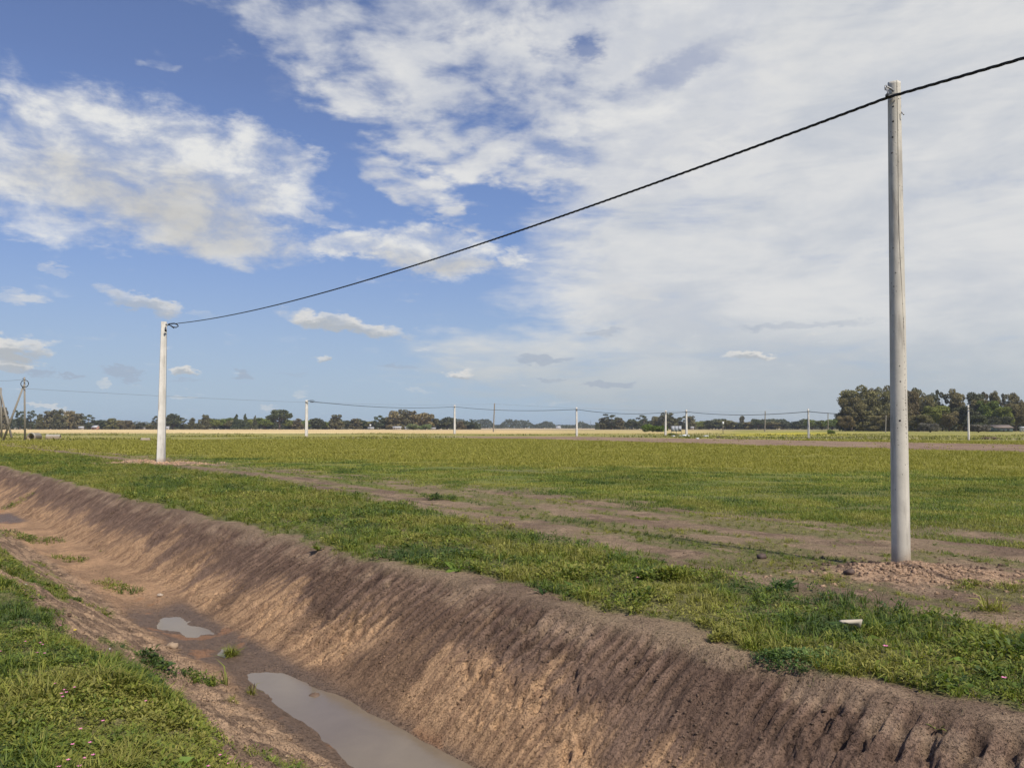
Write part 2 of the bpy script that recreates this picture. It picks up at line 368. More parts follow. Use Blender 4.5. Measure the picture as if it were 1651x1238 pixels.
C = lambda *a: np.array(a, float)
def ground_colour(x, y, z):
    g, dry, road, s, t, sw, n1, n2, n3 = cover(x, y)
    def mix(a, b, k): return a + (b - a) * np.clip(k, 0, 1)[:, None]
    one = np.ones((len(x), 1))
    soil = one * C(.205, .148, .094)
    soil = mix(soil, C(.150, .103, .070), ss(fbm(x * 0.9, y * 0.9, 4, 131), .42, .62))
    soil = mix(soil, C(.270, .190, .125), 0.6 * ss(fbm(x * 3.1, y * 3.1, 4, 133), .55, .72))
    # the wall: dark topsoil above, orange subsoil below, streaked down the slope
    wall = band(sw, 4.1, 5.66, 0.12)
    streak = fbm(t * 7, s * 1.3, 4, 137) - 0.5
    tt, ridge = teeth(x, y, s, t, sw)
    streak = fbm(tt * 13, s * 1.6, 4, 137, .6) - 0.5
    hgt = (sw - 4.3) / 1.35
    top = mix(one * C(.115, .074, .054), C(.180, .118, .083), ss(streak, -.12, .10))
    low = mix(one * C(.350, .222, .128), C(.225, .140, .084), ss(streak + n3 * .4, -.06, .14))
    k = ss(hgt + 0.9 * n1 + 0.5 * streak + 0.15 * n2 + 0.22 * (1 - ss(t, 3.5, 6)), 0.36, 0.66)
    wc = mix(low, top, k)
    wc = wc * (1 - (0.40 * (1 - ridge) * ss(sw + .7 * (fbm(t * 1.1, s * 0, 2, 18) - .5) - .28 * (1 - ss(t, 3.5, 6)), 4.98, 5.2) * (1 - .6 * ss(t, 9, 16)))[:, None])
    patchy = ss(fbm(x * 1.2 + 3, y * 1.2, 4, 139), .56, .66)
    wc = mix(wc, C(.098, .063, .045), 0.65 * patchy * (1 - ss(t, 10, 20) * .6))
    pale = band(sw, 5.45, 5.75, .08) * ss(fbm(t * 3, s * 3, 3, 141), .45, .65)
    wc = mix(wc, C(.280, .200, .135), 0.6 * pale)
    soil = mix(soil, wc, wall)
    # left bank: crumbly tan spoil
    lb = band(sw, 1.2, 3.45, 0.25)
    sp = mix(one * C(.300, .202, .128), C(.155, .104, .070), ss(fbm(x * 6, y * 6, 4, 143), .40, .62))
    soil = mix(soil, sp, lb * 0.9)
    # ditch floor: wet and dark round the water, orange further off
    fl = band(sw, 3.25, 4.32, 0.12)
    dep = z - WATER_Z + 0.03 * n1 + .02 * n3
    wet = 1 - ss(dep, 0.06, 0.16)
    wet = wet * np.maximum(1 - ss(t + 1.5 * n1, 13.2, 14.6), ss(t + 2 * n1, 27.5, 28.5) * (1 - ss(t, 31, 32)))
    org = mix(one * C(.350, .218, .125), C(.250, .158, .094), ss(n1, -.15, .15))
    flc = mix(org, C(.125, .086, .060), wet)
    rust = ss(fbm(x * 2.5, y * 2.5, 3, 147), .60, .70) * band(dep, 0.0, 0.06, .012)
    flc = mix(flc, C(.300, .145, .065), 0.5 * rust)
    soil = mix(soil, flc, fl)
    soil = soil * (0.86 + 0.28 * fbm(x * 9, y * 9, 3, 149))[:, None]
    # mounds
    for (mx, my, rr, h, sx) in MOUNDS:
        d = np.sqrt(((x - mx) / sx) ** 2 + (y - my) ** 2) + 0.4 * n1
        mk = 1 - ss(d, rr * 0.8, rr * 1.25)
        soil = mix(soil, mix(one * C(.35, .235, .152), C(.19, .128, .086), ss(fbm(x * 8, y * 8, 4, 151), .38, .62)), mk * 0.95)
    # plants seen from above
    under = mix(one * C(.095, .105, .036), C(.130, .130, .045), ss(n1, -.2, .2))
    green = mix(one * C(.112, .136, .028), C(.160, .164, .036), ss(fbm(x * .8, y * .8, 4, 153), .38, .66))
    green = mix(green, C(.165, .135, .085), 0.35 * ss(fbm(x * .25, y * .5, 4, 155), .5, .7))
    yel = mix(one * C(.230, .212, .036), C(.178, .172, .034), ss(fbm(x * .35, y * .9, 4, 157), .35, .65))
    yel = mix(yel, C(.150, .150, .034), .6 * ss(fbm(x * .12, y * .3, 4, 159), .50, .66))
    yel = mix(yel, C(.235, .210, .050), 0.6 * ss(y, 45, 110))
    fg = mix(green, yel, dry)
    nearf = ss(y, 9, 30)
    pc = mix(under, fg, nearf)
    outc = mix(soil, pc, g * (0.80 + 0.15 * nearf))
    rd = mix(one * C(.180, .120, .085), C(.235, .165, .11), ss(n2, -.1, .15))
    outc = mix(outc, rd, road * 0.95)
    # rough pasture, seed heads, mustard patch
    rough = ss(y + 0.08 * np.abs(x), 112, 135)
    rp = mix(one * C(.225, .205, .050), C(.165, .165, .040), ss(fbm(x * .06, y * .12, 4, 161), .4, .6))
    rp = mix(rp, C(.300, .250, .120), ss(fbm(x * .1, y * .16, 4, 163), .5, .68) * .7)
    outc = mix(outc, rp, rough * (1 - road))
    mu = band(y, 150, 290, 25) * band(x / y, 0.26, 0.43, .03) * ss(fbm(x * .07, y * .05, 3, 165), .40, .55)
    outc = mix(outc, C(.42, .36, .02), mu * .75)
    wheat = ss(y + x * 0.15 + 20 * n2, 225, 245) * (1 - ss(x / y, -.02, .10) * .45)
    outc = mix(outc, mix(one * C(.52, .40, .20), C(.44, .32, .15), ss(fbm(x * .01, y * .03, 3, 167), .4, .6)), wheat * (1 - ss(x / y, .22, .30)))
    dk = band(y, 560, 640, 20) * ss(x / y, -.22, -.1)
    outc = mix(outc, C(.12, .085, .06), dk * .8)
    outc = mix(outc, C(.34, .27, .17), ss(y, 640, 700))
    return np.clip(outc, .01, .8), g, dry, wet * fl

def mesh_object(name, verts, faces_flat, loop_total, mat=None, parent=None, colours=None, smooth=True, attrs=None):
    me = bpy.data.meshes.new(name)
    nv = len(verts); nf = len(loop_total)
    me.vertices.add(nv); me.vertices.foreach_set('co', np.asarray(verts, np.float32).ravel())
    me.loops.add(len(faces_flat)); me.loops.foreach_set('vertex_index', np.asarray(faces_flat, np.int32).ravel())
    me.polygons.add(nf)
    lt = np.asarray(loop_total, np.int32)
    me.polygons.foreach_set('loop_start', np.concatenate([[0], np.cumsum(lt)[:-1]]).astype(np.int32))
    if smooth: me.polygons.foreach_set('use_smooth', np.ones(nf, bool))
    if colours is not None:
        a = me.color_attributes.new('Col', 'FLOAT_COLOR', 'POINT')
        c4 = np.ones((nv, 4), np.float32); c4[:, :3] = colours
        a.data.foreach_set('color', c4.ravel())
    for k, v in (attrs or {}).items():
        a = me.attributes.new(k, 'FLOAT', 'POINT'); a.data.foreach_set('value', np.asarray(v, np.float32))
    me.update(calc_edges=True)
    if mat: me.materials.append(mat)
    o = bpy.data.objects.new(name, me); scene.collection.objects.link(o)
    if parent: o.parent = parent
    return o

def tag(o, label=None, cat=None, group=None, kind=None):
    if label: o['label'] = label
    if cat: o['category'] = cat
    if group: o['group'] = group
    if kind: o['kind'] = kind
    return o

def new_mat(name, rough=0.85, spec=0.2):
    m = bpy.data.materials.new(name); m.use_nodes = True
    t = NT(m.node_tree); b = t.n['Principled BSDF']
    b.inputs['Roughness'].default_value = rough
    b.inputs['Specular IOR Level'].default_value = spec
    return m, t, b
def attr(t, name):
    n = t.n.new('ShaderNodeAttribute'); n.attribute_name = name; return n
def bump(t, b, h, strength, dist):
    n = t.n.new('ShaderNodeBump'); n.inputs['Strength'].default_value = strength; n.inputs['Distance'].default_value = dist
    t.put(n.inputs['Height'], h); t.l.new(n.outputs[0], b.inputs['Normal'])

# ground material: vertex soil colour broken up by grain
gm, t, b = new_mat('soil_and_turf', 0.92, 0.15)
pos = t.n.new('ShaderNodeNewGeometry').outputs['Position']
ca = attr(t, 'Col'); wa = attr(t, 'wet')
g1 = t.noise(pos, 45.0, 5.0, 0.7); g2 = t.noise(pos, 9.0, 4.0, 0.6)
v = t.add(t.mul(g1, 1.1), t.add(t.mul(g2, 0.6), 0.18))
sp = t.noise(pos, 70.0, 3.0, 0.6); sp2 = t.noise(pos, 28.0, 4.0, 0.7)
v = t.mul(v, t.mul(t.step(sp, .31, .41, .55, 1.0), t.step(sp2, .34, .43, .68, 1.0)))
v = t.mul(v, 1.30)
c = t.mix(1.0, ca.outputs['Color'], t.comb(v, v, v), 'MULTIPLY')
t.put(b.inputs['Base Color'], c)
t.put(b.inputs['Roughness'], t.math('MULTIPLY_ADD', wa.outputs['Fac'], -0.5, 0.93))
bump(t, b, t.add(t.add(g1, t.mul(g2, 1.0)), t.add(t.mul(t.step(sp, .32, .44), .7), t.mul(t.step(sp2, .34, .44), .7))), 0.95, 0.026)

# polar grid centred under the camera: rows get coarser with distance
rr = np.concatenate([np.geomspace(0.4, 2.6, 30)[:-1], np.geomspace(2.6, 14, NR1 if 'NR1' in globals() else 900)[:-1], np.geomspace(14, 60, 420)[:-1], np.geomspace(60, 400, 170)[:-1], np.geomspace(400, 5000, 50)])
th = np.concatenate([np.linspace(-180, -42, 60)[:-1], np.linspace(-42, 42, 1000)[:-1], np.linspace(42, 180, 60)[:-1]])
th = np.radians(th)
R, T = np.meshgrid(rr, th, indexing='ij')
gx = (R * np.sin(T)).ravel(); gy = (R * np.cos(T)).ravel()
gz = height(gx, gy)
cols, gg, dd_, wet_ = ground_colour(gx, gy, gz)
nr, nt = len(rr), len(th)
idx = np.arange(nr * nt).reshape(nr, nt)
nx = np.roll(idx, -1, axis=1)
quads = np.stack([idx[:-1], idx[1:], nx[1:], nx[:-1]], -1).reshape(-1, 4)
verts = np.column_stack([gx, gy, gz])
centre = len(verts)
verts = np.vstack([verts, [[0, 0, 0.2]]]); cols = np.vstack([cols, cols[:1]]); wet_ = np.append(wet_, 0)
fan = np.column_stack([np.full(nt, centre), idx[0], nx[0]])
flat = np.concatenate([quads.ravel(), fan.ravel()]); lt = np.concatenate([np.full(len(quads), 4), np.full(len(fan), 3)])
ground = mesh_object('ground', verts, flat, lt, gm, colours=cols, attrs={'wet': wet_})
tag(ground, kind='structure')

# water standing in the ditch: one muddy sheet, cut off by the floor
wm, t, b = new_mat('muddy_water', 0.10, 0.28)
pos = t.n.new('ShaderNodeNewGeometry').outputs['Position']
t.put(b.inputs['Base Color'], t.mix(t.noise(pos, 1.6, 5, .65, .6), (.14, .108, .076), (.215, .17, .12)))
bump(t, b, t.noise(pos, 9.0, 3.0, 0.5), 0.05, 0.01)
wv = []
for tv in np.linspace(-3, 34, 75):
    for sv in (3.0, 4.6): X, Y = xy(sv, tv); wv.append((X, Y, WATER_Z))
wf = [(2 * i, 2 * i + 1, 2 * i + 3, 2 * i + 2) for i in range(74)]
tag(mesh_object('water', wv, np.array(wf).ravel(), np.full(74, 4), wm), kind='structure')
GD = 1.0

# ------------------------------------------------------------------ plants
rng = np.random.default_rng(7)
def leaf_mat(name, trans=0.3, rough=0.6):
    m = bpy.data.materials.new(name); m.use_nodes = True
    t = NT(m.node_tree); b = t.n['Principled BSDF']
    b.inputs['Roughness'].default_value = rough; b.inputs['Specular IOR Level'].default_value = 0.25
    c = attr(t, 'Col').outputs['Color']; t.put(b.inputs['Base Color'], c)
    tr = t.n.new('ShaderNodeBsdfTranslucent'); t.put(tr.inputs[0], t.mix(1.0, c, (1.25, 1.35, 0.7), 'MULTIPLY'))
    mx = t.n.new('ShaderNodeMixShader'); mx.inputs[0].default_value = trans
    t.l.new(b.outputs[0], mx.inputs[1]); t.l.new(tr.outputs[0], mx.inputs[2])
    t.l.new(mx.outputs[0], t.n['Material Output'].inputs[0])
    return m, t
grass_mat, _ = leaf_mat('grass_leaf')

class Leaves:
    def __init__(self): self.v = []; self.c = []
    def add(self, P, phi, e0, e1, L, wb, wm, col, mid=0.5):
        """one folded blade per row: root pair, middle pair, tip"""
        n = len(P)
        h0 = np.column_stack([np.cos(phi) * np.cos(e0), np.sin(phi) * np.cos(e0), np.sin(e0)])
        h1 = np.column_stack([np.cos(phi) * np.cos(e1), np.sin(phi) * np.cos(e1), np.sin(e1)])
        tw = rng.normal(0, 0.35, n)
        sd = np.column_stack([-np.sin(phi), np.cos(phi), tw])
        M = P + h0 * (L * mid)[:, None]; Tp = M + h1 * (L * (1 - mid))[:, None]
        wb = np.asarray(wb)[:, None] * 0.5; wm = np.asarray(wm)[:, None] * 0.5
        V = np.stack([P - sd * wb, P + sd * wb, M - sd * wm, M + sd * wm, Tp], 1)
        self.v.append(V.astype(np.float32)); self.c.append(np.repeat(col[:, None, :], 5, 1).astype(np.float32))
    def build(self, name, mat, parent=None):
        V = np.concatenate(self.v); Cc = np.concatenate(self.c); n = len(V)
        b = np.arange(n)[:, None] * 5
        f = np.concatenate([b + 0, b + 1, b + 3, b + 2, b + 2, b + 3, b + 4], 1)
        lt = np.tile([4, 3], n)
        return mesh_object(name, V.reshape(-1, 3), f.ravel(), lt, mat, parent, Cc.reshape(-1, 3), smooth=False)

GREENS = np.array([(.060, .096, .028), (.102, .146, .028), (.142, .182, .030), (.190, .208, .034), (.240, .228, .055)])
TINT = np.array([1.0, 1.0, 1.0])
def tone(x, y, n, yel=0.0):
    k = np.clip(fbm(x * 1.1, y * 1.1, 3, 201) * 2.2 - .5 + rng.normal(0, .25, len(x)) + yel * .35, 0, .999) * (len(GREENS) - 1)
    i = k.astype(int); f = (k - i)[:, None]
    return (GREENS[i] * (1 - f) + GREENS[np.minimum(i + 1, len(GREENS) - 1)] * f) * rng.uniform(.75, 1.25, (len(x), 1))

def grow(L, x, y, K, kind, size, yel=0.0, spread=0.03):
    """K leaves round each plant at x, y.  kind 0 grass tuft, 1 small leafy weed, 2 broad rosette, 3 flat lawn"""
    n = len(x)
    if n == 0: return
    z = height(x, y)
    base = tone(x, y, n, yel) * (TINT if kind != 2 else np.array([.8, .95, .9]))
    X = np.repeat(x, K); Y = np.repeat(y, K); Z = np.repeat(z, K); S = np.repeat(size, K)
    m = n * K
    phi = rng.uniform(0, 2 * math.pi, m); r0 = spread * np.sqrt(rng.random(m)) * S / np.maximum(.1, np.mean(size))
    col = np.repeat(base, K, 0) * rng.uniform(.8, 1.25, (m, 1))
    if kind == 0:
        e0 = np.radians(rng.uniform(28, 86, m)); e1 = e0 - np.radians(rng.uniform(15, 95, m))
        Ln = S * rng.uniform(.55, 1.25, m); wb = .0045 + Ln * .022; wm = wb * .85; zo = 0
    elif kind == 1:
        e0 = np.radians(rng.uniform(-5, 65, m)); e1 = e0 - np.radians(rng.uniform(0, 50, m))
        Ln = S * rng.uniform(.22, .5, m); wb = Ln * .08; wm = Ln * rng.uniform(.28, .5, m); zo = S * rng.random(m) ** .8 * .75
        r0 = r0 * 1.3
    elif kind == 2:
        e0 = np.radians(rng.uniform(10, 45, m)); e1 = e0 - np.radians(rng.uniform(10, 50, m))
        Ln = S * rng.uniform(.6, 1.1, m); wb = Ln * .08; wm = Ln * rng.uniform(.25, .35, m); zo = 0
    else:
        e0 = np.radians(rng.uniform(20, 80, m)); e1 = e0 - np.radians(rng.uniform(10, 60, m))
        Ln = S * rng.uniform(.5, 1.1, m); wb = Ln * .16; wm = wb * .9; zo = 0
    P = np.column_stack([X + r0 * np.cos(phi), Y + r0 * np.sin(phi), Z - .004 + zo])
    L.add(P, phi, e0, e1, Ln, wb, wm, col)

def polar_points(n, r0, r1, p, half=44):
    """points in the field of view, area density falling as r**-p"""
    n = int(n * 1.2); u = rng.random(n); q = 2 - p
    r = (r0 ** q + u * (r1 ** q - r0 ** q)) ** (1 / q) if abs(q) > 1e-6 else r0 * (r1 / r0) ** u
    a = np.radians(rng.uniform(-half, half, n))
    return r * np.sin(a), r * np.cos(a)

def keep(x, y, sel): return x[sel], y[sel]

# left bank, close to the camera
GL = Leaves()
x, y = polar_points(int(97000 * GD), 1.8, 17, 1.0)
g, dry, road, s, t, sw, n1, n2, n3 = cover(x, y)
sel = (sw < 3.3) & (rng.random(len(x)) < g); x, y, sw, g = x[sel], y[sel], sw[sel], g[sel]
mixn = fbm(x * 2.0, y * 2.0, 3, 211)
lush = .35 + 1.25 * fbm(x * 2.2, y * 2.2, 3, 213)
bank = 1 - ss(sw, 1.7, 2.1)
k1 = (mixn < .56)
grow(GL, x[k1], y[k1], 13, 1, (.068 * lush * (.6 + .4 * bank))[k1], -.05, .03)
k0 = ~k1
grow(GL, x[k0], y[k0], 9, 0, (.125 * lush * (.6 + .4 * bank))[k0], .2, .03)
k2 = rng.random(len(x)) < .02
grow(GL, x[k2], y[k2], 9, 2, (.085 * lush)[k2], -.2, .01)
tag(GL.build('bank_weeds', grass_mat), 'low leafy weeds and grass covering the near left bank of the ditch', 'weeds', kind='stuff')

# strip between ditch and track, and the grassy strips of the track
GS = Leaves()
x, y = polar_points(int(99000 * GD), 3.4, 62, 1.15)
g, dry, road, s, t, sw, n1, n2, n3 = cover(x, y)
sel = (sw > 4.0) & (s < 16.0) & (rng.random(len(x)) < g * g); x, y, s, g = x[sel], y[sel], s[sel], g[sel]
R_ = np.hypot(x, y); far = np.maximum(1, R_ / 14)
lush = .35 + 1.35 * fbm(x * 1.5, y * 1.5, 3, 223)
lush = lush * np.where(s > np.interp(t[sel], [5, 7.3, 9.7, 13.2, 19.8, 30], [8.8, 9.2, 9.6, 10.2, 10.9, 11.8]), .5, 1.0)
mixn = fbm(x * 1.4, y * 1.4, 3, 221) + .06 * ss(R_, 12, 25) + .12 * rng.normal(0, 1, len(x))
k0 = mixn > .50
grow(GS, x[k0], y[k0], 11, 0, (.145 * lush * far ** .25)[k0], .25, .035)
k1 = ~k0
grow(GS, x[k1], y[k1], 14, 1, (.115 * lush * far ** .3)[k1], .0, .04)
k2 = (rng.random(len(x)) < .02) & (R_ < 14)
grow(GS, x[k2], y[k2], 10, 2, (.17 * lush)[k2], -.3, .01)

k3 = (rng.random(len(x)) < .012) & (R_ < 30)
grow(GS, x[k3], y[k3], 5, 0, (.27 * lush * far ** .2)[k3], 1.2, .02)
# thin straw on the bare soil
x, y = polar_points(26000, 4.6, 26, 1.2)
s, t = st(x, y); sw = wander(s, t)
sel = (sw > 5.62) & (s < 15) & (rng.random(len(x)) < np.where(sw < 6.3, .8, .25) * ss(fbm(x * 2.5, y * 2.5, 3, 261), .42, .6)); x, y = x[sel], y[sel]
m = len(x); phi = rng.uniform(0, 6.283, m); e0 = np.radians(rng.uniform(15, 80, m))
pal = np.array([(.38, .31, .18), (.30, .24, .14), (.16, .17, .05)])
GS.add(np.column_stack([x, y, height(x, y) - .003]), phi, e0, e0 - .4, rng.uniform(.02, .07, m), .003 + 0 * x, .003 + 0 * x, pal[rng.integers(0, 3, m)])
tag(GS.build('verge_grass', grass_mat), 'thick green grass growing between the ditch and the dirt track', 'grass', kind='stuff')
# the field beyond the track
GF = Leaves()
x, y = polar_points(int(230000 * GD), 13, 125, 1.7)
g, dry, road, s, t, sw, n1, n2, n3 = cover(x, y)
sel = ((s > 14.2) | (np.hypot(x, y) > 58)) & (sw > 5.8) & (rng.random(len(x)) < g * g * ss(fbm(x * .35, y * .7, 4, 235), .30, .52)); x, y, dry = x[sel], y[sel], dry[sel]
R_ = np.hypot(x, y)
lush = .45 + 1.1 * fbm(x * .3, y * .6, 4, 231)
size = (.08 + .06 * dry) * lush * (1 + R_ / 160)
n = len(x)
z = height(x, y)
K = 5; X = np.repeat(x, K); Y = np.repeat(y, K); Z = np.repeat(z, K); S = np.repeat(size, K); D_ = np.repeat(dry, K); RR = np.repeat(R_, K); m = n * K
base = tone(x, y, n, .1)
yelc = np.array([(.295, .272, .048), (.255, .248, .045), (.33, .30, .075)])[rng.integers(0, 3, n)]
base = base * (.8 + .75 * fbm(x * .25, y * .6, 4, 233))[:, None] * (1 - dry[:, None]) + yelc * dry[:, None] * rng.uniform(.88, 1.12, (n, 1))
phi = rng.uniform(0, 2 * math.pi, m); e0 = np.radians(rng.uniform(45, 88, m)); e1 = e0 - np.radians(rng.uniform(5, 60, m))
Ln = S * rng.uniform(.6, 1.2, m); wb = np.maximum(.006, RR * .0006)
P = np.column_stack([X + .06 * rng.normal(0, 1, m) * (1 + RR / 30), Y + .06 * rng.normal(0, 1, m) * (1 + RR / 30), Z - .01])
GF.add(P, phi, e0, e1, Ln, wb, wb * .8, np.repeat(base, K, 0) * rng.uniform(.85, 1.15, (m, 1)))
# rank grass and dark weeds at the far side of the plot
x, y = polar_points(26000, 100, 330, 1.4)
g, dry, road, s, t, sw, n1, n2, n3 = cover(x, y)
tl = fbm(x * .05, y * .09, 3, 241)
sel = (rng.random(len(x)) < ss(tl, .40, .62)) & (road < .3) & ((y + .08 * abs(x)) > 115) & (y + x * .15 < 235); x, y, tl = x[sel], y[sel], tl[sel]
n = len(x); K = 4; m = n * K
pal = np.array([(.27, .245, .06), (.20, .20, .045), (.36, .32, .17), (.15, .165, .04)])
ci = np.clip((fbm(x * .03, y * .05, 2, 243) * 5 - .7 + rng.normal(0, .7, n)), 0, 3.99).astype(int)
phi = rng.uniform(0, 6.283, m); e0 = np.radians(rng.uniform(55, 88, m)); e1 = e0 - np.radians(rng.uniform(5, 50, m))
Ln = np.repeat(.20 + .32 * ss(tl, .5, .75), K) * rng.uniform(.5, 1.2, m)
P = np.column_stack([np.repeat(x, K) + rng.normal(0, .5, m), np.repeat(y, K) + rng.normal(0, .5, m), np.full(m, -.08)])
GF.add(P, phi, e0, e1, Ln, Ln * .35, Ln * .3, np.repeat(pal[ci], K, 0) * rng.uniform(.8, 1.2, (m, 1)))
tag(GF.build('field_grass', grass_mat), 'olive and yellowing pasture grass of the flat field beyond the track', 'grass', kind='stuff')

# loose soil: clods and crumbs
def clods(name, x, y, size, col, label, sink=.35):
    me = bpy.data.meshes.new('tmp'); import bmesh
    bm = bmesh.new(); bmesh.ops.create_icosphere(bm, subdivisions=1 if len(x) < 6000 else 0, radius=1.0) if len(x) < 6000 else bmesh.ops.create_cube(bm, size=1.6)
    V = np.array([v.co[:] for v in bm.verts]); bmesh.ops.triangulate(bm, faces=bm.faces[:]); F = np.array([[v.index for v in f.verts] for f in bm.faces]); bm.free(); bpy.data.meshes.remove(me)
    n = len(x); nv = len(V)
    k = rng.uniform(.62, 1.25, (n, nv, 1)); sc = rng.uniform(.6, 1.2, (n, 1, 3)) * np.array([1, 1, .7])
    a = rng.uniform(0, 6.283, n); ca_, sa = np.cos(a)[:, None], np.sin(a)[:, None]
    P = V[None] * k * sc * size[:, None, None]
    Q = P.copy(); Q[..., 0] = P[..., 0] * ca_ - P[..., 1] * sa; Q[..., 1] = P[..., 0] * sa + P[..., 1] * ca_
    z = height(x, y)
    Q += np.column_stack([x, y, z + size * (.6 - sink * 1.6)])[:, None, :]
    f = (F[None] + np.arange(n)[:, None, None] * nv).reshape(-1)
    cc = np.repeat(col * rng.uniform(.75, 1.2, (n, 1)), nv, 0)
    return tag(mesh_object(name, Q.reshape(-1, 3), f, np.full(n * len(F), 3), gm, colours=cc, smooth=False, attrs={'wet': np.zeros(n * nv)}), label, 'soil', kind='stuff')
x, y = polar_points(26000, 3, 22, 1.0)
s, t = st(x, y); sw = wander(s, t)
sel = (sw > 1.4) & (sw < 3.2) & (fbm(x * 2, y * 2, 3, 251) > .47); x, y = x[sel], y[sel]
pc = np.array([(.30, .20, .13), (.18, .12, .082), (.36, .25, .165)])
clods('bank_clods', x, y, .004 + .026 * rng.random(len(x)) ** 4, pc[rng.integers(0, 3, len(x))], 'crumbly tan soil clods scattered over the left slope of the ditch')
x, y = polar_points(60000, 4.5, 24, 1.0)
s, t = st(x, y); sw = wander(s, t)
sel = (sw > 4.5) & (s < 15.5) & (fbm(x * 1.5, y * 1.5, 3, 253) + .1 * (fbm(x * 9, y * 9, 2, 255) - .5) > .49) & ((sw < 5.5) | (rng.random(len(x)) < .25)); x, y = x[sel], y[sel]
s, t = st(x, y)
cw = np.where((s < 5.6)[:, None], np.where((s < 4.95)[:, None], np.array([[.27, .175, .105]]), np.array([[.135, .094, .068]])), np.array([[.20, .143, .096]]))
clods('track_clods', x, y, .003 + .014 * rng.random(len(x)) ** 3, cw, 'small dark soil crumbs lying on the ditch wall and the track')
n = 3000; a = rng.uniform(0, 6.283, n); q = np.abs(rng.normal(0, .66, n))
x = P1[0] + .05 + q * np.cos(a) * 1.3; y = P1[1] - .25 + q * np.sin(a) * .95
sel = np.hypot(x - P1[0], y - P1[1]) > .17; x, y = x[sel], y[sel]
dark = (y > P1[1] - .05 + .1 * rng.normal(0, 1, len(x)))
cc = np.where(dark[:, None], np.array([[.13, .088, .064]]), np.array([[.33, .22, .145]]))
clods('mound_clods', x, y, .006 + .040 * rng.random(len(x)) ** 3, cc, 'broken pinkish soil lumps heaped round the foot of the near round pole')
n = 700; a = rng.uniform(0, 6.283, n); q = np.abs(rng.normal(0, 1.0, n))
x = P2[0] + q * np.cos(a) * 2.1; y = P2[1] + q * np.sin(a) * .7
clods('far_mound_clods', x, y, .02 + .06 * rng.random(len(x)) ** 2, np.tile([[.46, .30, .19]], (n, 1)), 'pinkish soil lumps heaped round the foot of the square pole holding the cable loop')

# ------------------------------------------------------------------ trees
def tree_mats(name, colour, var=.25):
    m, t = leaf_mat(name, 0.15, 0.7)
    b = t.n['Principled BSDF']
    ca_ = attr(t, 'Col').outputs['Color']
    oi = t.n.new('ShaderNodeObjectInfo').outputs['Random']
    k = t.math('MULTIPLY_ADD', oi, var * 2, 1 - var)
    c = t.mix(1.0, t.mix(1.0, ca_, colour, 'MULTIPLY'), t.comb(k, t.math('MULTIPLY_ADD', oi, var, 1 - var * .5), k), 'MULTIPLY')
    t.put(b.inputs['Base Color'], c)
    for l in list(t.l):
        if l.to_node.type == 'BSDF_TRANSLUCENT': t.l.remove(l)
    for nd in t.n:
        if nd.type == 'BSDF_TRANSLUCENT': t.put(nd.inputs[0], c)
    return m
bark, t, b = new_mat('bark', .9, .1)
b.inputs['Base Color'].default_value = (.13, .10, .075, 1)
pos = t.n.new('ShaderNodeTexCoord').outputs['Object']
t.put(b.inputs['Base Color'], t.mix(t.noise(pos, 6, 4), (.09, .065, .05), (.22, .18, .14)))

def tube(V, F, pts, rad, n=7):
    """append a tapering tube through pts"""
    base = len(V)
    for i, (p, r) in enumerate(zip(pts, rad)):
        p = np.array(p, float)
        q = np.array(pts[min(i + 1, len(pts) - 1)], float) - np.array(pts[max(i - 1, 0)], float)
        q = q / (np.linalg.norm(q) + 1e-9)
        a = np.cross(q, [0, 0, 1] if abs(q[2]) < .9 else [1, 0, 0]); a /= np.linalg.norm(a); b_ = np.cross(q, a)
        for k in range(n):
            th_ = 2 * math.pi * k / n
            V.append(p + r * (math.cos(th_) * a + math.sin(th_) * b_))
    for i in range(len(pts) - 1):
        for k in range(n):
            F.append((base + i * n + k, base + i * n + (k + 1) % n, base + (i + 1) * n + (k + 1) % n, base + (i + 1) * n + k))
    F.append(tuple(base + k for k in range(n))[::-1]); F.append(tuple(base + (len(pts) - 1) * n + k for k in range(n)))
def pymesh(name, V, F, mat, parent=None, smooth=True):
    flat = [i for f in F for i in f]
    o = mesh_object(name, np.array([tuple(v) for v in V]), flat, [len(f) for f in F], mat, parent, smooth=smooth)
    return o

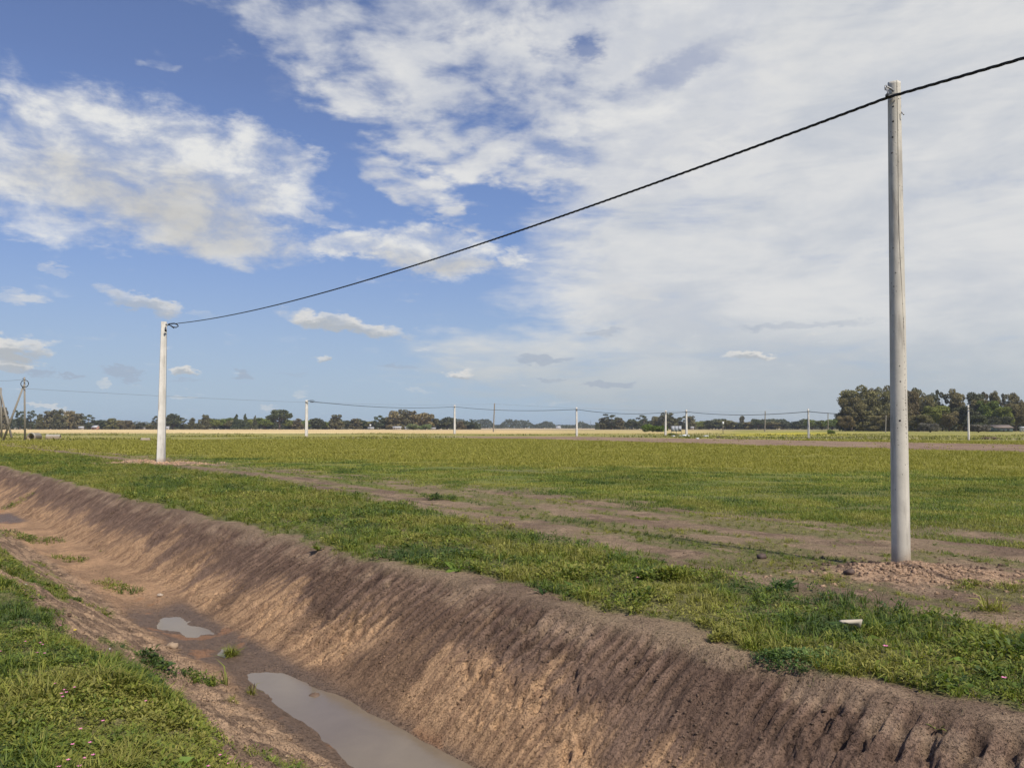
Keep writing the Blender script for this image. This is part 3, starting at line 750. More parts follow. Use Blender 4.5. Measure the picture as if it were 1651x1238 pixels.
def make_crown(lobes, nleaf, size, rs, shell=.55):
    """leaf sprays in and on a set of lobes (x, y, z, rx, rz); unit tree 1 wide, 1 high"""
    r = np.random.default_rng(rs)
    vol = np.array([l[3] ** 2 * l[4] for l in lobes]) ** .8; vol = vol / vol.sum()
    Vs, Cs = [], []
    for l, fr in zip(lobes, vol):
        n = int(nleaf * fr) + 8
        d = r.normal(0, 1, (n, 3)); d /= np.linalg.norm(d, axis=1)[:, None]
        q = shell + (1 - shell) * r.random(n) ** .7
        # knobbly outline: push in and out by direction
        kn = .78 + .34 * fbm(d[:, 0] * 3 + l[0] * 9 + 20, d[:, 2] * 3 + d[:, 1] * 2 + l[2] * 7 + 20, 3, rs)
        hole = fbm(d[:, 0] * 4 + 50 + l[0] * 5, d[:, 2] * 4 + 50 + d[:, 1] * 3, 2, rs + 3)
        ok = (hole > .33) | (r.random(n) < .35)
        P = np.column_stack([l[0] + d[:, 0] * q * kn * l[3], l[1] + d[:, 1] * q * kn * l[3], l[2] + d[:, 2] * q * kn * l[4]])[ok]
        P = P[P[:, 2] > .02]
        n = len(P)
        s = size * r.uniform(.6, 1.3, n)
        a = r.normal(0, 1, (n, 3)); a /= np.linalg.norm(a, axis=1)[:, None]
        b2 = np.cross(a, r.normal(0, 1, (n, 3))); b2 /= np.linalg.norm(b2, axis=1)[:, None]
        s = s[:, None]
        Vs.append(np.stack([P - a * s * .5, P + b2 * s * .45, P + a * s * .5, P - b2 * s * .45], 1))
        tonek = r.uniform(.75, 1.25)
        Cs.append(np.repeat((tonek * r.uniform(.7, 1.3, (n, 1)) * np.array([[1, 1, 1]]))[:, None, :], 4, 1))
    V = np.concatenate(Vs); return V, np.concatenate(Cs)

def proto_lobes(kind, r):
    L = []; limbs = []
    if kind == 'gum':          # tall irregular eucalyptus, open between lobes
        n = 15
        for i in range(n):
            z = .34 + .56 * i / (n - 1) + r.uniform(-.05, .05)
            a = i * 2.4 + r.uniform(-.5, .5); q = r.uniform(.12, .34) * (1.1 - .55 * (i / n))
            L.append((q * math.cos(a), q * math.sin(a), z, r.uniform(.12, .20), r.uniform(.07, .12)))
        for i in range(6):
            a = i * 1.1; L.append((.26 * math.cos(a), .26 * math.sin(a), r.uniform(.10, .36), .20, .13))
        L.append((0, 0, .5, .25, .30))
    elif kind == 'sparse':
        for i in range(13):
            z = .28 + .66 * i / 12; a = i * 2.4 + r.uniform(-.5, .5); q = r.uniform(.08, .34)
            L.append((q * math.cos(a), q * math.sin(a), z, r.uniform(.10, .16), r.uniform(.045, .08)))
        L.append((0, 0, .30, .20, .18))
    elif kind == 'round':
        L.append((0, 0, .55, .34, .34))
        for i in range(10):
            a = r.uniform(0, 6.28); z = r.uniform(.25, .86); q = .30 * math.sqrt(max(0.05, 1 - ((z - .5) / .5) ** 2))
            L.append((q * math.cos(a), q * math.sin(a), z, r.uniform(.13, .2), r.uniform(.10, .15)))
    elif kind == 'umbrella':
        for i in range(9):
            a = i * .7 + r.uniform(-.2, .2); q = .33
            L.append((q * math.cos(a), q * math.sin(a), r.uniform(.55, .72), .17, .13))
        for i in range(5):
            a = i * 1.3; L.append((.17 * math.cos(a), .17 * math.sin(a), .83, .17, .13))
        L.append((.1, 0, .35, .12, .08)); L.append((-.2, .1, .42, .13, .08))
    elif kind == 'conifer':
        for i in range(9):
            z = .12 + .82 * i / 8; w_ = .40 * (1 - .82 * (i / 8))
            L.append((r.uniform(-.05, .05), r.uniform(-.05, .05), z, w_, .085))
    elif kind == 'bush':
        L.append((0, 0, .42, .36, .34))
        for i in range(9):
            a = r.uniform(0, 6.28); q = .28; L.append((q * math.cos(a), q * math.sin(a), r.uniform(.18, .7), .19, .2))
    return L

PROTO = {}
def make_proto(kind, v, colour, nleaf, size, var=.2):
    key = (kind, v)
    r = random.Random(hash(str(key)) if False else sum(map(ord, kind)) * 7 + v)
    L = proto_lobes(kind, r)
    V, Cc = make_crown(L, nleaf, size, sum(map(ord, kind)) + v * 31)
    n = len(V); m = tree_mats('foliage_' + kind, colour, var)
    root = bpy.data.objects.new('tree', None); scene.collection.objects.link(root)
    idx = np.arange(n * 4)
    crown = mesh_object('crown', V.reshape(-1, 3), idx, np.full(n, 4), m, root, Cc.reshape(-1, 3), smooth=False)
    TV, TF = [], []
    tr = {'bush': .02, 'conifer': .03}.get(kind, .035)
    tube(TV, TF, [(0, 0, -.03), (.005, 0, .15), (.0, .01, .45), (.01, 0, .80)], [tr * 1.3, tr, tr * .75, tr * .2])
    for l in L[:9]:
        if l[2] > .2 and kind != 'conifer':
            z0 = max(.08, l[2] - .28); tube(TV, TF, [(0, 0, z0), (l[0] * .5, l[1] * .5, z0 + .1), (l[0], l[1], l[2])], [tr * .5, tr * .35, tr * .12], 5)
    trunk = pymesh('trunk', TV, TF, bark, root)
    PROTO[key] = (root, crown, trunk); return PROTO[key]

GUM = (.165, .145, .070); OLIVE = (.215, .185, .080); DARK = (.105, .112, .052); GREEN = (.190, .215, .045); GREY = (.21, .20, .15); LIGHT = (.22, .26, .10); BRIGHT = (.14, .20, .03)
SPEC = {'gum': ('gum', 0, GUM, 2600, .075), 'gum2': ('gum', 1, GUM, 2600, .075), 'gum3': ('gum', 2, OLIVE, 2600, .07), 'sparse': ('sparse', 3, DARK, 1500, .06), 'sparse2': ('sparse', 4, DARK, 1300, .06),
        'round': ('round', 5, DARK, 3200, .07), 'round2': ('round', 6, OLIVE, 3200, .07), 'green': ('round', 7, GREEN, 3200, .07), 'umbrella': ('umbrella', 8, DARK, 2600, .07), 'conifer': ('conifer', 9, DARK, 2000, .08),
        'conifer2': ('conifer', 10, DARK, 2000, .08), 'willow': ('bush', 11, LIGHT, 2600, .06), 'bright': ('bush', 12, BRIGHT, 3000, .07), 'grey': ('bush', 13, GREY, 2600, .07),
        'big': ('gum', 14, OLIVE, 15000, .034), 'big2': ('round', 15, OLIVE, 14000, .034), 'big3': ('gum', 16, GUM, 13000, .034), 'biggreen': ('round', 17, GREEN, 14000, .034), 'bigdark': ('round', 18, DARK, 13000, .034), 'biggrey': ('bush', 19, GREY, 8000, .04), 'bigsparse': ('sparse', 20, GUM, 6000, .035)}
NAMES = {'gum': ('gum_tree', 'dark tall gum'), 'gum2': ('gum_tree', 'dark many-lobed gum tree'), 'gum3': ('gum_tree', 'olive gum tree'), 'sparse': ('gum_tree', 'thin open-crowned dark tree'), 'sparse2': ('gum_tree', 'ragged open-crowned dark tree'),
         'round': ('broadleaf_tree', 'dark round-crowned tree'), 'round2': ('broadleaf_tree', 'olive round-crowned tree'), 'green': ('broadleaf_tree', 'mid green round-crowned tree'), 'umbrella': ('broadleaf_tree', 'tall dark spreading-crowned tree'),
         'conifer': ('conifer_tree', 'dark pointed conifer'), 'conifer2': ('conifer_tree', 'dark narrow conifer'), 'willow': ('willow_tree', 'low pale green willow'), 'bright': ('shrub', 'bright green bushy shrub'), 'grey': ('shrub', 'grey-green shrub'),
         'big': ('gum_tree', 'large olive gum tree'), 'big2': ('broadleaf_tree', 'large olive dense tree'), 'big3': ('gum_tree', 'tall brown-green gum tree'), 'biggreen': ('broadleaf_tree', 'bright green leafy tree'), 'bigdark': ('broadleaf_tree', 'dark shady tree'),
         'biggrey': ('shrub', 'grey-leaved rounded shrub'), 'bigsparse': ('gum_tree', 'thin open-topped gum tree')}
MARKS = [(-20, 'the left edge'), (40, 'the ringed wooden pole'), (259, 'the stout square pole'), (494, 'the leftmost far white pole'), (733, 'the second far white pole'), (930, 'the third far white pole'),
         (1073, 'the pole left of the noticeboard'), (1107, 'the pole right of the noticeboard'), (1303, 'the mustard patch pole'), (1449, 'the near round pole'), (1562, 'the rightmost far white pole')]
ORD = ['first', 'second', 'third', 'fourth', 'fifth', 'sixth', 'seventh', 'eighth', 'ninth', 'tenth', 'eleventh', 'twelfth', 'thirteenth', 'fourteenth', 'fifteenth', 'sixteenth', 'seventeenth', 'eighteenth', 'nineteenth', 'twentieth']
T = []
for row in """5 657 22 720 gum|33 662 17 730 sparse|50 663 16 740 sparse2|64 668 12 700 gum2|80 663 22 740 gum|96 661 22 730 gum2|113 662 24 750 gum3|128 667 18 740 gum|143 669 20 730 sparse|
165 675 20 740 round|180 674 20 720 gum3|194 675 20 740 round2|208 678 18 730 gum|227 680 18 760 round|241 683 14 750 round2|252 671 14 740 sparse|279 664 26 720 round|296 674 18 730 sparse2|310 674 13 720 gum|321 677 10 740 conifer|331 669 17 720 gum2|
346 675 22 760 green|362 673 28 770 green|374 675 22 765 round2|381 669 18 740 conifer|396 668 14 740 conifer2|404 675 18 760 green|411 671 12 735 conifer|427 673 28 760 green|451 660 31 720 umbrella|468 676 22 760 green|480 675 18 750 gum|492 677 20 760 green|
512 672 24 740 round|527 679 18 760 green|542 669 24 730 gum|558 676 20 750 round|573 675 20 750 gum2|586 676 20 760 round|599 677 20 750 round2|612 670 20 740 sparse|624 672 18 750 gum3|636 662 24 740 gum3|651 661 24 745 gum|665 663 22 750 gum2|683 662 32 735 round2|
666 680 20 640 willow|686 681 19 640 willow|703 675 20 740 gum|721 670 27 735 round|742 679 18 760 gum|754 681 14 770 round|764 676 14 760 sparse|
963 681 8 700 conifer|973 674 22 720 gum|986 668 22 715 sparse|998 674 20 720 gum2|1018 678 18 730 umbrella|1038 670 22 720 sparse2|1057 671 18 720 gum3|1075 666 30 710 gum|1093 674 20 720 gum2|1103 671 22 715 sparse|1114 671 16 715 gum|
1127 678 22 730 green|1143 676 28 730 round|1158 679 18 730 round|1167 675 30 735 round2|1188 679 22 740 round|1196 671 12 745 gum|1208 678 24 740 round2|1223 677 20 735 umbrella|1244 678 28 740 round2|1262 678 24 740 round|1286 677 28 735 round|
1309 675 22 690 green|1325 677 26 660 green|1341 674 28 620 green|
1383 624 62 400 big|1372 640 40 395 big2|1403 629 40 405 big3|1422 626 36 400 big|1440 621 40 405 big3|1462 629 36 400 big2|1478 628 34 405 big3|1492 635 26 400 big|
1503 636 26 405 big3|1518 631 20 410 bigsparse|1541 629 38 405 big|1574 632 36 405 bigdark|1592 634 20 410 bigsparse|1602 633 26 405 big3|1615 637 20 410 bigsparse|1631 636 34 405 big3|1652 648 30 400 big2|
1508 652 44 375 biggreen|1530 662 34 372 big2|1556 654 44 378 bigdark|1580 643 34 380 big2|1594 644 42 376 biggreen|1614 655 38 372 biggreen|1636 650 38 378 big2|1576 668 38 362 bigdark|1610 670 40 368 bigdark|1480 668 44 368 big2|1450 664 44 372 big2|
1420 668 40 378 big|1362 670 30 380 big2""".replace('\n', '').split('|'):
    a = row.split(); T.append((float(a[0]), float(a[1]), float(a[2]), float(a[3]), a[4]))
for row in "1052 682 34 330 bright|1066 684 22 335 bright|1499 678 30 300 biggrey|1577 681 32 290 biggrey|1340 691 12 230 bright|1085 697 20 190 bright".split('|'):
    a = row.split(); T.append((float(a[0]), float(a[1]), float(a[2]), float(a[3]), a[4]))
T = [q for q in T]
trees_sorted = sorted(T)
count = {}
used = set()
for px, top, wp, D, kind in trees_sorted:
    spec = SPEC[kind]
    fresh = kind not in PROTO
    if fresh:
        PROTO[kind] = make_proto(*spec)
        root, crown, trunk = PROTO[kind]
    else:
        r0_, c0_, t0_ = PROTO[kind]
        root = r0_.copy(); scene.collection.objects.link(root)
        crown = c0_.copy(); crown.parent = root; scene.collection.objects.link(crown)
        trunk = t0_.copy(); trunk.parent = root; scene.collection.objects.link(trunk)
    ptop = at_depth(px, top, D)
    wm_ = wp / F0 * D * (1.42 if D > 500 else 1.32)
    root.location = (ptop[0], D, -.1)
    hh = ptop[2] * 1.04
    root.scale = (wm_, wm_ * .9, hh)
    root.rotation_euler = (0, 0, (px * 1.7) % 6.28)
    base, desc = NAMES[kind]
    root.name = base; crown.name = 'crown'; trunk.name = 'trunk'
    seg = [i for i, m_ in enumerate(MARKS) if m_[0] <= px][-1]
    front = D < 395 and px > 1350
    key = (seg, desc); count[key] = count.get(key, -1) + 1
    tag(root, '%s, %s such right of %s' % (desc, ORD[count[key]], MARKS[seg][1]), 'shrub' if base == 'shrub' else 'tree',
        'shrubs at the field edge' if base == 'shrub' else ('trees of the right-hand grove' if px > 1350 else 'trees along the skyline'))

# far-off woods and scrub that read as one mass
def scrub(name, xs, D0, D1, h0, h1, n, size, colour, label, seed):
    r = np.random.default_rng(seed)
    px_ = r.uniform(xs[0], xs[1], n); D = r.uniform(D0, D1, n)
    hmax = h0 + (h1 - h0) * ss(fbm(px_ * .05, px_ * 0, 4, seed), .35, .65)
    X = (px_ - W0 / 2) / F0 * D
    Z = hmax * r.random(n) ** .8
    P = np.column_stack([X, D, Z])
    a = r.normal(0, 1, (n, 3)); a /= np.linalg.norm(a, axis=1)[:, None]
    b2 = np.cross(a, r.normal(0, 1, (n, 3))); b2 /= np.linalg.norm(b2, axis=1)[:, None]
    s = (size * r.uniform(.6, 1.3, n))[:, None]
    V = np.stack([P - a * s * .5, P + b2 * s * .45, P + a * s * .5, P - b2 * s * .45], 1)
    cc = np.repeat((r.uniform(.7, 1.3, (n, 1)) * np.array([colour]))[:, None, :], 4, 1)
    return tag(mesh_object(name, V.reshape(-1, 3), np.arange(4 * n), np.full(n, 4), grass_mat, None, cc.reshape(-1, 3), smooth=False), label, 'scrub', kind='stuff')
scrub('tree_line_scrub', (-60, 775), 765, 790, 4.5, 10.0, 26000, 1.7, (.10, .11, .06), 'dark scrub closing the gaps at the foot of the skyline trees on the left', 301)
scrub('tree_line_scrub', (960, 1360), 745, 775, 4.5, 9.5, 15000, 1.6, (.10, .11, .06), 'dark scrub at the foot of the skyline trees behind the noticeboard', 303)
scrub('grove_undergrowth', (1352, 1720), 395, 415, 4.0, 9.0, 9000, 1.1, (.075, .08, .04), 'dark undergrowth between the trunks of the right-hand grove', 305)
scrub('distant_woodland', (700, 1000), 1500, 1600, 6, 17, 9000, 3.2, (.11, .12, .085), 'low blue-grey wood on the skyline, far behind the leaning wooden pole', 307)
scrub('distant_woodland', (-80, 700), 1500, 1600, 6, 13, 9000, 3.2, (.11, .12, .085), 'distant low wood showing through gaps behind the left tree line', 309)
scrub('distant_woodland', (1000, 1760), 1500, 1600, 6, 13, 9000, 3.2, (.11, .12, .085), 'distant low wood behind the right half of the skyline trees', 311)

# ------------------------------------------------------------------ poles and cables
def concrete(name, tint, rough=.85, scale=1.0, pits=True):
    m, t, b = new_mat(name, rough, .25)
    pos = t.n.new('ShaderNodeTexCoord').outputs['Object']
    st_ = t.noise(t.vmath('MULTIPLY', pos, (1.0, 1.0, .12)), 9 * scale, 5, .65)
    n1_ = t.noise(pos, 3.5 * scale, 5, .6); n2_ = t.noise(pos, 60 * scale, 3, .6)
    c = t.mix(t.step(n1_, .35, .65), tuple(k * .86 for k in tint), tint)
    c = t.mix(t.step(st_, .50, .68, 0, .62), c, (.27, .245, .21))
    h = n2_
    if pits:
        vo = t.n.new('ShaderNodeTexVoronoi'); vo.inputs['Scale'].default_value = 26 * scale; t.put(vo.inputs['Vector'], t.vmath('MULTIPLY', pos, (1, 1, .8)))
        rnd = t.sep(vo.outputs['Color'])[0]
        pit = t.mul(t.step(vo.outputs['Distance'], .22, .10), t.step(rnd, .72, .80))
        c = t.mix(t.mul(pit, .75), c, (.13, .115, .10)); h = t.sub(n2_, t.mul(pit, 1.5))
    zz_ = t.sep(pos)[2]
    mud = t.mul(t.step(t.sub(zz_, t.mul(n1_, .5)), .12, -.16), .65)
    c = t.mix(mud, c, (.27, .19, .125))
    t.put(b.inputs['Base Color'], c)
    bump(t, b, h, .5, .006)
    return m
CONC = concrete('cast_concrete', (.60, .56, .475)); CONCW = concrete('pale_concrete', (.54, .51, .455), scale=.6)
CONCP = concrete('old_concrete', (.40, .37, .31), scale=.8)
black, t, b = new_mat('black_cable', .5, .4); b.inputs['Base Color'].default_value = (.012, .012, .013, 1)
steel, t, b = new_mat('galvanised_steel', .45, .5); b.inputs['Base Color'].default_value = (.30, .30, .30, 1); b.inputs['Metallic'].default_value = .6
hole, t, b = new_mat('dark_hole', .95, .1); b.inputs['Base Color'].default_value = (.02, .018, .016, 1)
wood, t, b = new_mat('weathered_wood', .9, .1)
pos = t.n.new('ShaderNodeTexCoord').outputs['Object']
t.put(b.inputs['Base Color'], t.mix(t.noise(t.vmath('MULTIPLY', pos, (1, 1, .1)), 12, 4), (.16, .14, .115), (.34, .31, .26)))

def empty(name, loc, rz=0.0):
    o = bpy.data.objects.new(name, None); scene.collection.objects.link(o); o.location = loc; o.rotation_euler = (0, 0, rz); return o

# the near round pole
depth1 = P1[1]; zt = at_depth(1440, 133, depth1)[2]
pole = empty('concrete_pole', (P1[0], P1[1], 0))
tag(pole, 'near round grey-white concrete pole with pitted face and a cable tied at its top', 'utility pole')
Ht = zt; lean = at_depth(1441.5, 133, depth1)[0] - P1[0]
RB, RT = 0.5 * 32.0 / F0 * depth1 * math.cos(.44) * .98, 0.5 * 21.5 / F0 * depth1 * math.cos(.44) * 1.0
V, F = [], []
NS, NZ = 200, 160
def pole_radius(z, a):
    """a measured from the side facing the camera (-y), positive to the right"""
    k = z / Ht; r = RB + (RT - RB) * k
    # flat moulded strip on the right, twisting in towards the face above mid height
    fa = .80 - .50 * float(ss(k, .45, .72)) + .10 * float(ss(k, .72, .9))
    wdt = .42
    d_ = (a - fa + math.pi) % (2 * math.pi) - math.pi
    dd = min(1.0, max(0.0, (wdt - abs(d_)) / .10))
    flat = r * (math.cos(wdt) / max(.5, math.cos(d_)) - 1) * .85 if abs(d_) < wdt else 0
    crease = -.014 * math.exp(-((d_ + wdt) / .045) ** 2) * (.25 + float(ss(k, .44, .52)))
    return r + flat + crease
for i in range(NZ + 1):
    z = -.25 + (Ht + .25) * i / NZ
    zz = max(z, 0)
    for j in range(NS):
        a = 2 * math.pi * j / NS
        r = pole_radius(zz, a)
        if i == NZ: z2 = z - .02 + .025 * float(fbm(a * 1.5, 0.3, 2, 401))
        else: z2 = z
        V.append((lean * zz / Ht + r * math.sin(a), -r * math.cos(a), z2))
for i in range(NZ):
    for j in range(NS):
        F.append((i * NS + j, i * NS + (j + 1) % NS, (i + 1) * NS + (j + 1) % NS, (i + 1) * NS + j))
V.append((lean, 0, Ht)); F += [(NZ * NS + j, NZ * NS + (j + 1) % NS, len(V) - 1) for j in range(NS)]
shaft = pymesh('shaft', V, F, CONC, pole)
vv = 0
viewa = math.atan2(P1[0], P1[1])
def face_point(px, py):
    """angle and height on the pole where a ray through the photograph meets it"""
    d = ray(px, py); k = depth1 / d[1]
    for _ in range(4):
        p = d * k; z = EYE + p[2]
        cx = P1[0] + lean * z / Ht
        off = (p[0] - cx) * math.cos(viewa) - (p[1] - P1[1]) * math.sin(viewa)
        r = RB + (RT - RB) * z / Ht
        off = max(-.97 * r, min(.97 * r, off))
        al = math.asin(off / r)                   # from the view direction
        a = al - viewa
        r = pole_radius(z, a)
        qx, qy = cx + r * math.sin(a), P1[1] - r * math.cos(a)
        k = math.hypot(qx, qy) / math.hypot(d[0], d[1])
    return a, z, r
def disc(a, z, r, w_, h_, name, mat, proud=.002, n=10, depth=.02, rot=0.0):
    """small plug let into the face of the pole"""
    nrm = np.array([math.sin(a), -math.cos(a), 0]); tg = np.array([math.cos(a), math.sin(a), 0]); up = np.array([0, 0, 1.])
    c0 = np.array([lean * z / Ht, 0, z]) + nrm * (r + proud)
    V, F = [], []
    for q in (0, -depth):
        for j in range(n):
            b_ = 2 * math.pi * j / n + rot
            V.append(c0 + nrm * q + tg * w_ * math.cos(b_) + up * h_ * math.sin(b_))
    F = [tuple(range(n))] + [(j, (j + 1) % n, n + (j + 1) % n, n + j)[::-1] for j in range(n)] + [tuple(range(n, 2 * n))[::-1]]
    return V, F
for hx, hy, wpx in [(1440, 172, 1.4), (1440, 196, 1.5), (1439, 221.5, 1.4), (1451, 678, 1.5), (1449.5, 159.5, .9), (1453.3, 158.5, .9), (1452.7, 171.5, .7), (1454.5, 183.5, 1.0), (1438, 247, 1.3), (1452, 615, .9), (1450.5, 590, .8), (1444, 440, .9), (1441, 462, .9), (1440, 400, .9)]:
    a, z, r = face_point(hx, hy); V, F = disc(a, z, r, wpx / F0 * depth1, wpx / F0 * depth1, 'bolt_hole', hole)
    pymesh('bolt_hole', V, F, hole, pole, smooth=False)
# worn, unreadable lettering cast into the flat strip: one mark per surviving stroke group
V, F = [], []
r_ = random.Random(3)
y_ = 511.0
gaps = {0: 1}
letters = [514, 518.5, 522, 525.5, 528, 531, 539.5, 545, 550.5, 555, 562, 575, 583.5, 594, 604, 613.5, 618, 624, 629, 632.5, 636, 640, 645, 649, 654, 660, 669, 675, 679, 683, 687, 691, 699, 705.5]
for ly in letters:
    lx = 1457.0 + (ly - 511) * .0245
    for q in range(r_.choice([2, 3, 3])):
        a, z, r = face_point(lx + r_.uniform(-.8, .7), ly + r_.uniform(-1.3, 1.3))
        v, f = disc(a, z, r, r_.uniform(.0025, .006), r_.uniform(.002, .008), 'm', hole, .0015, 5, .012, r_.uniform(0, 3))
        b0 = len(V); V += v; F += [tuple(i + b0 for i in ff) for ff in f]
worn, t, b = new_mat('worn_lettering', .9, .1); b.inputs['Base Color'].default_value = (.12, .105, .09, 1)
pymesh('worn_lettering', V, F, worn, pole, smooth=False)
# clamp and hook at the top
A1 = at_depth(1433, 157, depth1 - .12) ; A1 = np.array([A1[0], A1[1], A1[2]])
loc = A1 - np.array([P1[0], P1[1], 0])
V, F = [], []
def rel(px, py, dy=-.13):
    p = at_depth(px, py, depth1 + dy); return (p[0] - P1[0], p[1] - P1[1], p[2])
tube(V, F, [rel(1441, 148), rel(1436, 143), rel(1431, 141), rel(1427.5, 138)], [.012, .013, .013, .01], 6)
tube(V, F, [rel(1427.5, 138), rel(1427, 142), rel(1427.5, 146)], [.009, .009, .008], 6)
tube(V, F, [rel(1429.5, 141), rel(1430, 146), rel(1432, 150), rel(1431, 153)], [.009, .008, .008, .012], 6)
tube(V, F, [rel(1433, 141.5), rel(1432, 147), rel(1430, 151), rel(1427.5, 154)], [.006, .006, .006, .006], 6)
pymesh('cable_hook', V, F, steel, pole)
V, F = [], []
tube(V, F, [rel(1428, 155), rel(1433, 155.5), rel(1441, 153), rel(1450, 151)], [.016, .020, .014, .010], 7)
pymesh('suspension_clamp', V, F, black, pole)
V, F = [], []
tube(V, F, [rel(1453, 181, -.08), rel(1456, 184, -.1), rel(1457.5, 185.5, -.1)], [.008, .008, .010], 6)
pymesh('bolt', V, F, steel, pole)

def prism_pole(name, px_base, py_base, py_top, w_base, w_top, mat, label, depth=None, n=4, lean_px=None, group=None, rot=.35):
    if depth is None: g0 = on_ground(px_base, py_base); D = g0[1]
    else: D = depth; p = at_depth(px_base, py_base, D); g0 = np.array([p[0], D, 0])
    top = at_depth(px_base if lean_px is None else lean_px, py_top, D)
    o = empty(name, (g0[0], g0[1], 0))
    V, F = [], []
    wb, wt = w_base / F0 * D / 2, w_top / F0 * D / 2
    if n == 4: wb *= .92; wt *= .92
    lx = top[0] - g0[0]; H = top[2]
    m = 14
    for i in range(m + 1):
        k = i / m; z = -.3 + (H + .3) * k; r = wb + (wt - wb) * k
        for j in range(n * 3):
            a = 2 * math.pi * j / (n * 3) + rot
            if n == 4:           # square with chamfered arrises
                j4, s3 = divmod(j, 3); a0 = math.pi / 2 * j4 + rot
                q = [(-.86, -1), (.86, -1), (1, -.86)][s3]
                x_ = q[0] * r; y_2 = q[1] * r
                ca2, sa2 = math.cos(a0), math.sin(a0)
                V.append((lx * k + x_ * ca2 - y_2 * sa2, x_ * sa2 + y_2 * ca2, z))
            else: V.append((lx * k + r * math.cos(a), r * math.sin(a), z))
    N = n * 3
    for i in range(m):
        for j in range(N): F.append((i * N + j, i * N + (j + 1) % N, (i + 1) * N + (j + 1) % N, (i + 1) * N + j))
    F.append(tuple(m * N + j for j in range(N)))
    pymesh('shaft', V, F, mat, o, smooth=(n != 4))
    tag(o, label, 'utility pole', group)
    return o, np.array([top[0], D, H]), (wt)

end_pole, TOP2, _ = prism_pole('concrete_pole', 259.5, 746.5, 519, 13.5, 8.5, CONCW, 'stout square white concrete pole on the left ending the cable in a loop', lean_px=264.5, rot=.25)
D2 = P2[1]
def rel2(px, py, dy=-.2):
    p = at_depth(px, py, D2 + dy); return (p[0] - P2[0], p[1] - P2[1], p[2])
V, F = [], []; tube(V, F, [rel2(267.5, 523.5), rel2(271, 524)], [.06, .05], 6); pymesh('eye_bolt', V, F, steel, end_pole)
V, F = [], []; tube(V, F, [rel2(266.5, 532, -.22), rel2(267.5, 534, -.24)], [.05, .05], 6); pymesh('dark_mark', V, F, hole, end_pole)  # short dark tube on the pole face, just below the eye bolt

WP = 'line of white poles across the plain'
far = [(494, 704, 645, 5.2, 4.2, 494.5, 'leftmost and tallest of the far white poles, where the thin line ends in a loop'),
       (733, 700, 653, 3.6, 2.4, 733, 'far white pole in front of the dark tree clump with the low willows'),
       (930, 703.5, 656.5, 3.4, 2.3, 929.5, 'far white pole standing alone before open skyline, mid photo'),
       (1073, 702.5, 661.5, 3.0, 2.2, 1073.3, 'far white pole just left of the grey noticeboard'),
       (1107, 703, 660.5, 3.2, 2.4, 1106.5, 'far white pole just right of the noticeboard, among white sacks'),
       (1304, 707.5, 659, 3.2, 2.0, 1303, 'far white pole standing in the yellow mustard patch'),
       (1562, 710.5, 653, 2.9, 2.0, 1561, 'rightmost far white pole, in front of the green grove')]
tops = []
for (px, pb, pt, wb, wt, lp, lab) in far:
    o, tp, _ = prism_pole('concrete_pole', px, pb, pt, wb, wt, CONCW, lab, lean_px=lp, group=WP, n=4)
    tops.append(tp)
    V, F = [], []; D = tp[1]; q = tp - np.array([o.location.x, o.location.y, 0])
    tube(V, F, [(q[0] - .25, -.3, q[2] - .45), (q[0] + .05, -.35, q[2] - .42), (q[0] + .25, -.3, q[2] - .47)], [.05, .07, .05], 6); pymesh('cable_clamp', V, F, black, o)
wtops = []
for (px, pb, pt, w_, lp, D, lab) in [(795.5, 694, 650, 2.2, 797.5, 330, 'leaning grey wooden pole in the middle of the photo'), (1233, 694.5, 662.5, 1.9, 1233.8, 350, 'thin wooden pole before low round trees, left of the mustard patch'),
                                   (1335, 698, 666, 1.6, 1335, 260, 'dark thin wooden post beside the hedge left of the grove'), (1427.5, 696, 669.5, 2.0, 1428.5, 300, 'pale wooden post against the grove just left of the near pole')]:
    o, tp, _ = prism_pole('wooden_pole', px, pb, pt, w_, w_ * .8, wood, lab, depth=D, n=3, lean_px=lp, group='old wooden poles'); wtops.append(tp)

# braced wooden poles, far left
def braced(px, pb, pt, bx, bb, by, D, lab, ring):
    p0 = at_depth(px + .8, pb, D); tp = at_depth(px - .6, pt, D)
    o = empty('wooden_pole', (p0[0], D, 0)); tag(o, lab, 'utility pole', 'braced wooden poles')
    R = 1.45 / F0 * D
    V, F = [], []; tube(V, F, [(0, 0, -.2), (tp[0] - p0[0], 0, tp[2])], [R * 1.15, R * .85], 10); pymesh('shaft', V, F, wood, o)
    b0 = at_depth(bx, bb, D - .8); b1 = at_depth(px - .7, by, D)
    V, F = [], []; tube(V, F, [(b0[0] - p0[0], -.8, -.2), (b1[0] - p0[0], -.12, b1[2])], [R * 1.2, R * .95], 10); pymesh('brace', V, F, wood, o)
    V, F = [], []; q = at_depth(px, pt + 2.5, D); tube(V, F, [(q[0] - p0[0] - .35, 0, q[2]), (q[0] - p0[0] + .1, 0, q[2])], [.05, .06], 6); pymesh('insulator', V, F, steel, o)
    if ring:
        c = at_depth(px - .2, ring[0], D - .35); rr_ = ring[1] / F0 * D; pts = [(c[0] - p0[0] + rr_ * math.cos(k * .2618) , -.35, c[2] + rr_ * .92 * math.sin(k * .2618)) for k in range(25)]
        V, F = [], []; tube(V, F, pts, [.055] * 25, 6); pymesh('cable_coil', V, F, black, o)
    return tp
TW = braced(40, 697, 608, 5, 699, 621, 118, 'grey wooden pole with slanting brace and a round coil of cable near its top', (618.5, 6.2))
TW0 = braced(2, 700, 625, 20.5, 692, 632, 128, 'wooden pole with slanting brace, cut by the left photo edge', None)

